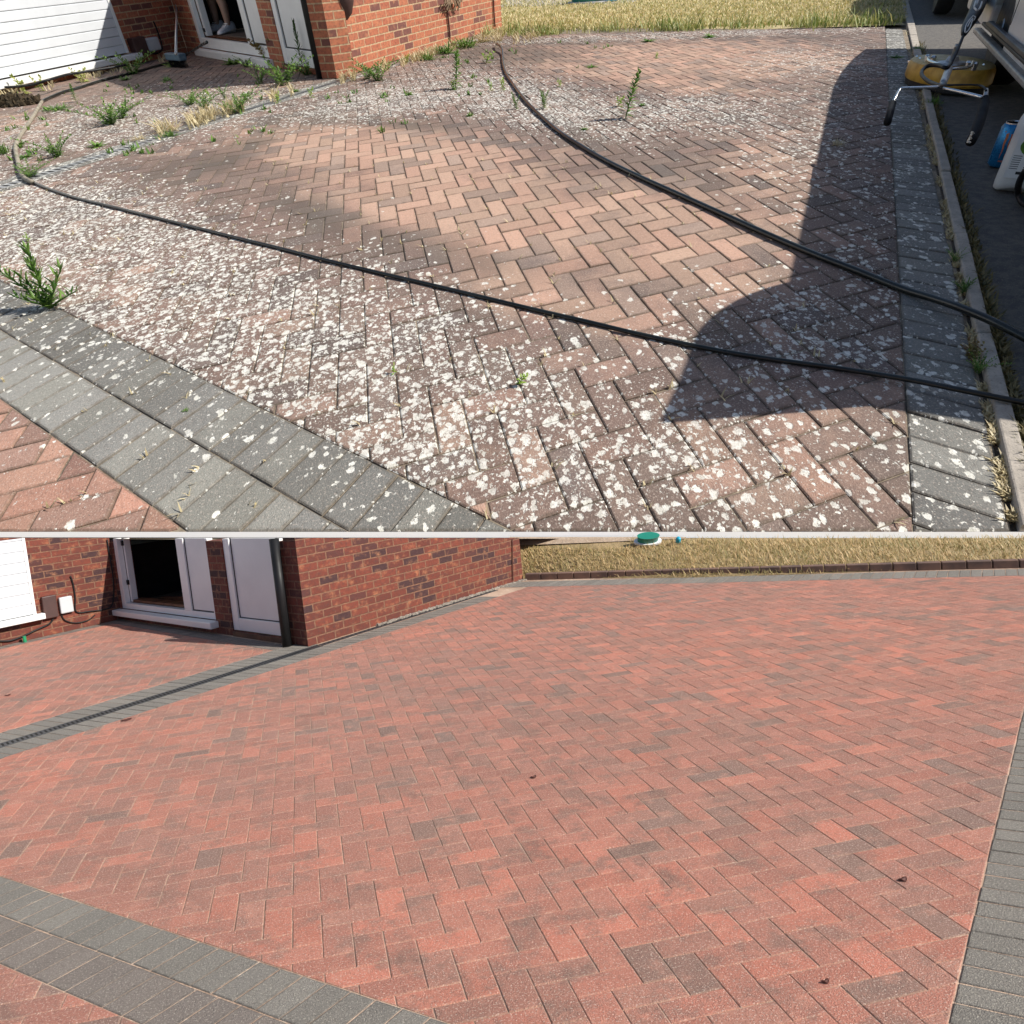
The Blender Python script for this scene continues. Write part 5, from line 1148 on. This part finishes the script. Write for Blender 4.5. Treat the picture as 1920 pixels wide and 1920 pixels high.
blades('gutter_litter',pts,M['straw'],lambda:random.uniform(.008,.03),.006,T,lean=1.6)
pts=[]
for i in range(2600):
    y=random.uniform(80,995); x=np.interp(y,[49,220,418,657,705,997],[1716,1756,1808,1866,1880,1958])+abs(random.gauss(0,5+y*.006))
    pts.append((T.gp((x,y),-.01),UP))
blades('kerb_moss',pts,foliage('kerb_moss_blade',(.10,.09,.03),(.24,.19,.08),3),lambda:random.uniform(.01,.05),.007,T,lean=1.2)
# joint grass in lower left border and lichen field (short dry wisps in the joints)
pts=[]
for i in range(2600):
    a=random.randint(-45,12); b=random.randint(-12,36)
    if (b-a)%4: continue
    q=(a+random.uniform(0,2),b+random.choice((0,1))) if random.random()<.5 else (a,b+random.uniform(0,3)); x,y=T.px(T.L(q))
    if not(0<x<1700 and 300<y<990): continue
    for j in range(3): pts.append((T.L((q[0]+random.gauss(0,.05),q[1]+random.gauss(0,.05))),UP))
blades('joint_wisps',pts,M['straw'],lambda:random.uniform(.008,.03),.004,T,lean=1.8)
pts=[]
for i in range(900):
    x=random.uniform(0,1250); y=random.uniform(75,330); 
    if y<95 and x<940: continue
    if y>350-x*.31+60+(x>700)*60 or math.sin(x*.03)+math.sin(y*.11+x*.01)<.35: continue
    ab=T.lat((x,y)); ab=(round(ab[0]),ab[1]) if random.random()<.5 else (ab[0],round(ab[1]))
    for j in range(random.randint(2,9)): pts.append((T.L((ab[0]+random.gauss(0,.12),ab[1]+random.gauss(0,.12))),UP))
blades('joint_seedlings',pts,M['leaf'],lambda:random.uniform(.015,.07),.011,T,lean=1.3)
# bank grass
upb=np.array((MB.to_3x3()@Vector((0,0,1))).normalized()); pts=[]
for i in range(30000):
    t=random.random(); s_=random.random()**.9*.88; 
    if s_>.62 and t<.13: continue
    p=bank(t,s_); pts.append((p,upb))
blades('bank_grass',pts,M['turfB'],lambda:random.uniform(.004,.014),.0010,T,lean=1.3)
g=G(); g.quad([bank(.0,.72,.004),bank(.10,.80,.004),bank(.19,.93,.004),bank(.19,1.,.004),bank(.0,1.,.004)]); structure('dirt_path',g,M['bankp'] if 'bankp' in M else ground_mat('bank_path',((.50,.38,.28),(.40,.29,.2),(.6,.5,.38)),12),T)
# gravel strip at the foot of the lower long wall
g=G()
for i in range(900):
    t=random.uniform(.25,1.); p=BC.P(t*BC.Lg,0,random.uniform(.0,.05)); r_=random.uniform(.006,.014)
    g.box(p+[0,0,r_*.4],(r_*2,r_*1.5,r_),ax=[rv(.3)+[1,0,0],rv(.3)+[0,1,0],UP])
o=mkobj('gravel',g,M['kerb'],B.M); o['kind']='stuff'
# fallen leaf flakes on the lower paving
for p,s_,lab in (((236,1349),.022,'brown flat leaf beside the lower drain'),((1693,1648),.009,'small dark red leaf on the cleaned paving at lower right'),((1548,1839),.006,'tiny black leaf scrap on the cleaned paving at lower right'),((1000,1456),.009,'tiny brown leaf flake on the cleaned paving near the centre'),((14,1303),.014,'brown leaf flake on the shaded lower porch')):
    g=G(); c=B.gp(p,.006); a_=random.uniform(0,1); pts_=[]
    for k in range(10):
        t=2*math.pi*k/10; rr=s_*(1+.25*math.sin(3*t)); pts_.append(c+[math.cos(t)*rr*1.6,math.sin(t)*rr*.9,.004*math.sin(2*t)])
    g.prism(pts_,(0,0,-.002)); tag(mkobj('fallen_leaf',g,M['rust'],B.M,loc=c),lab,'leaf')
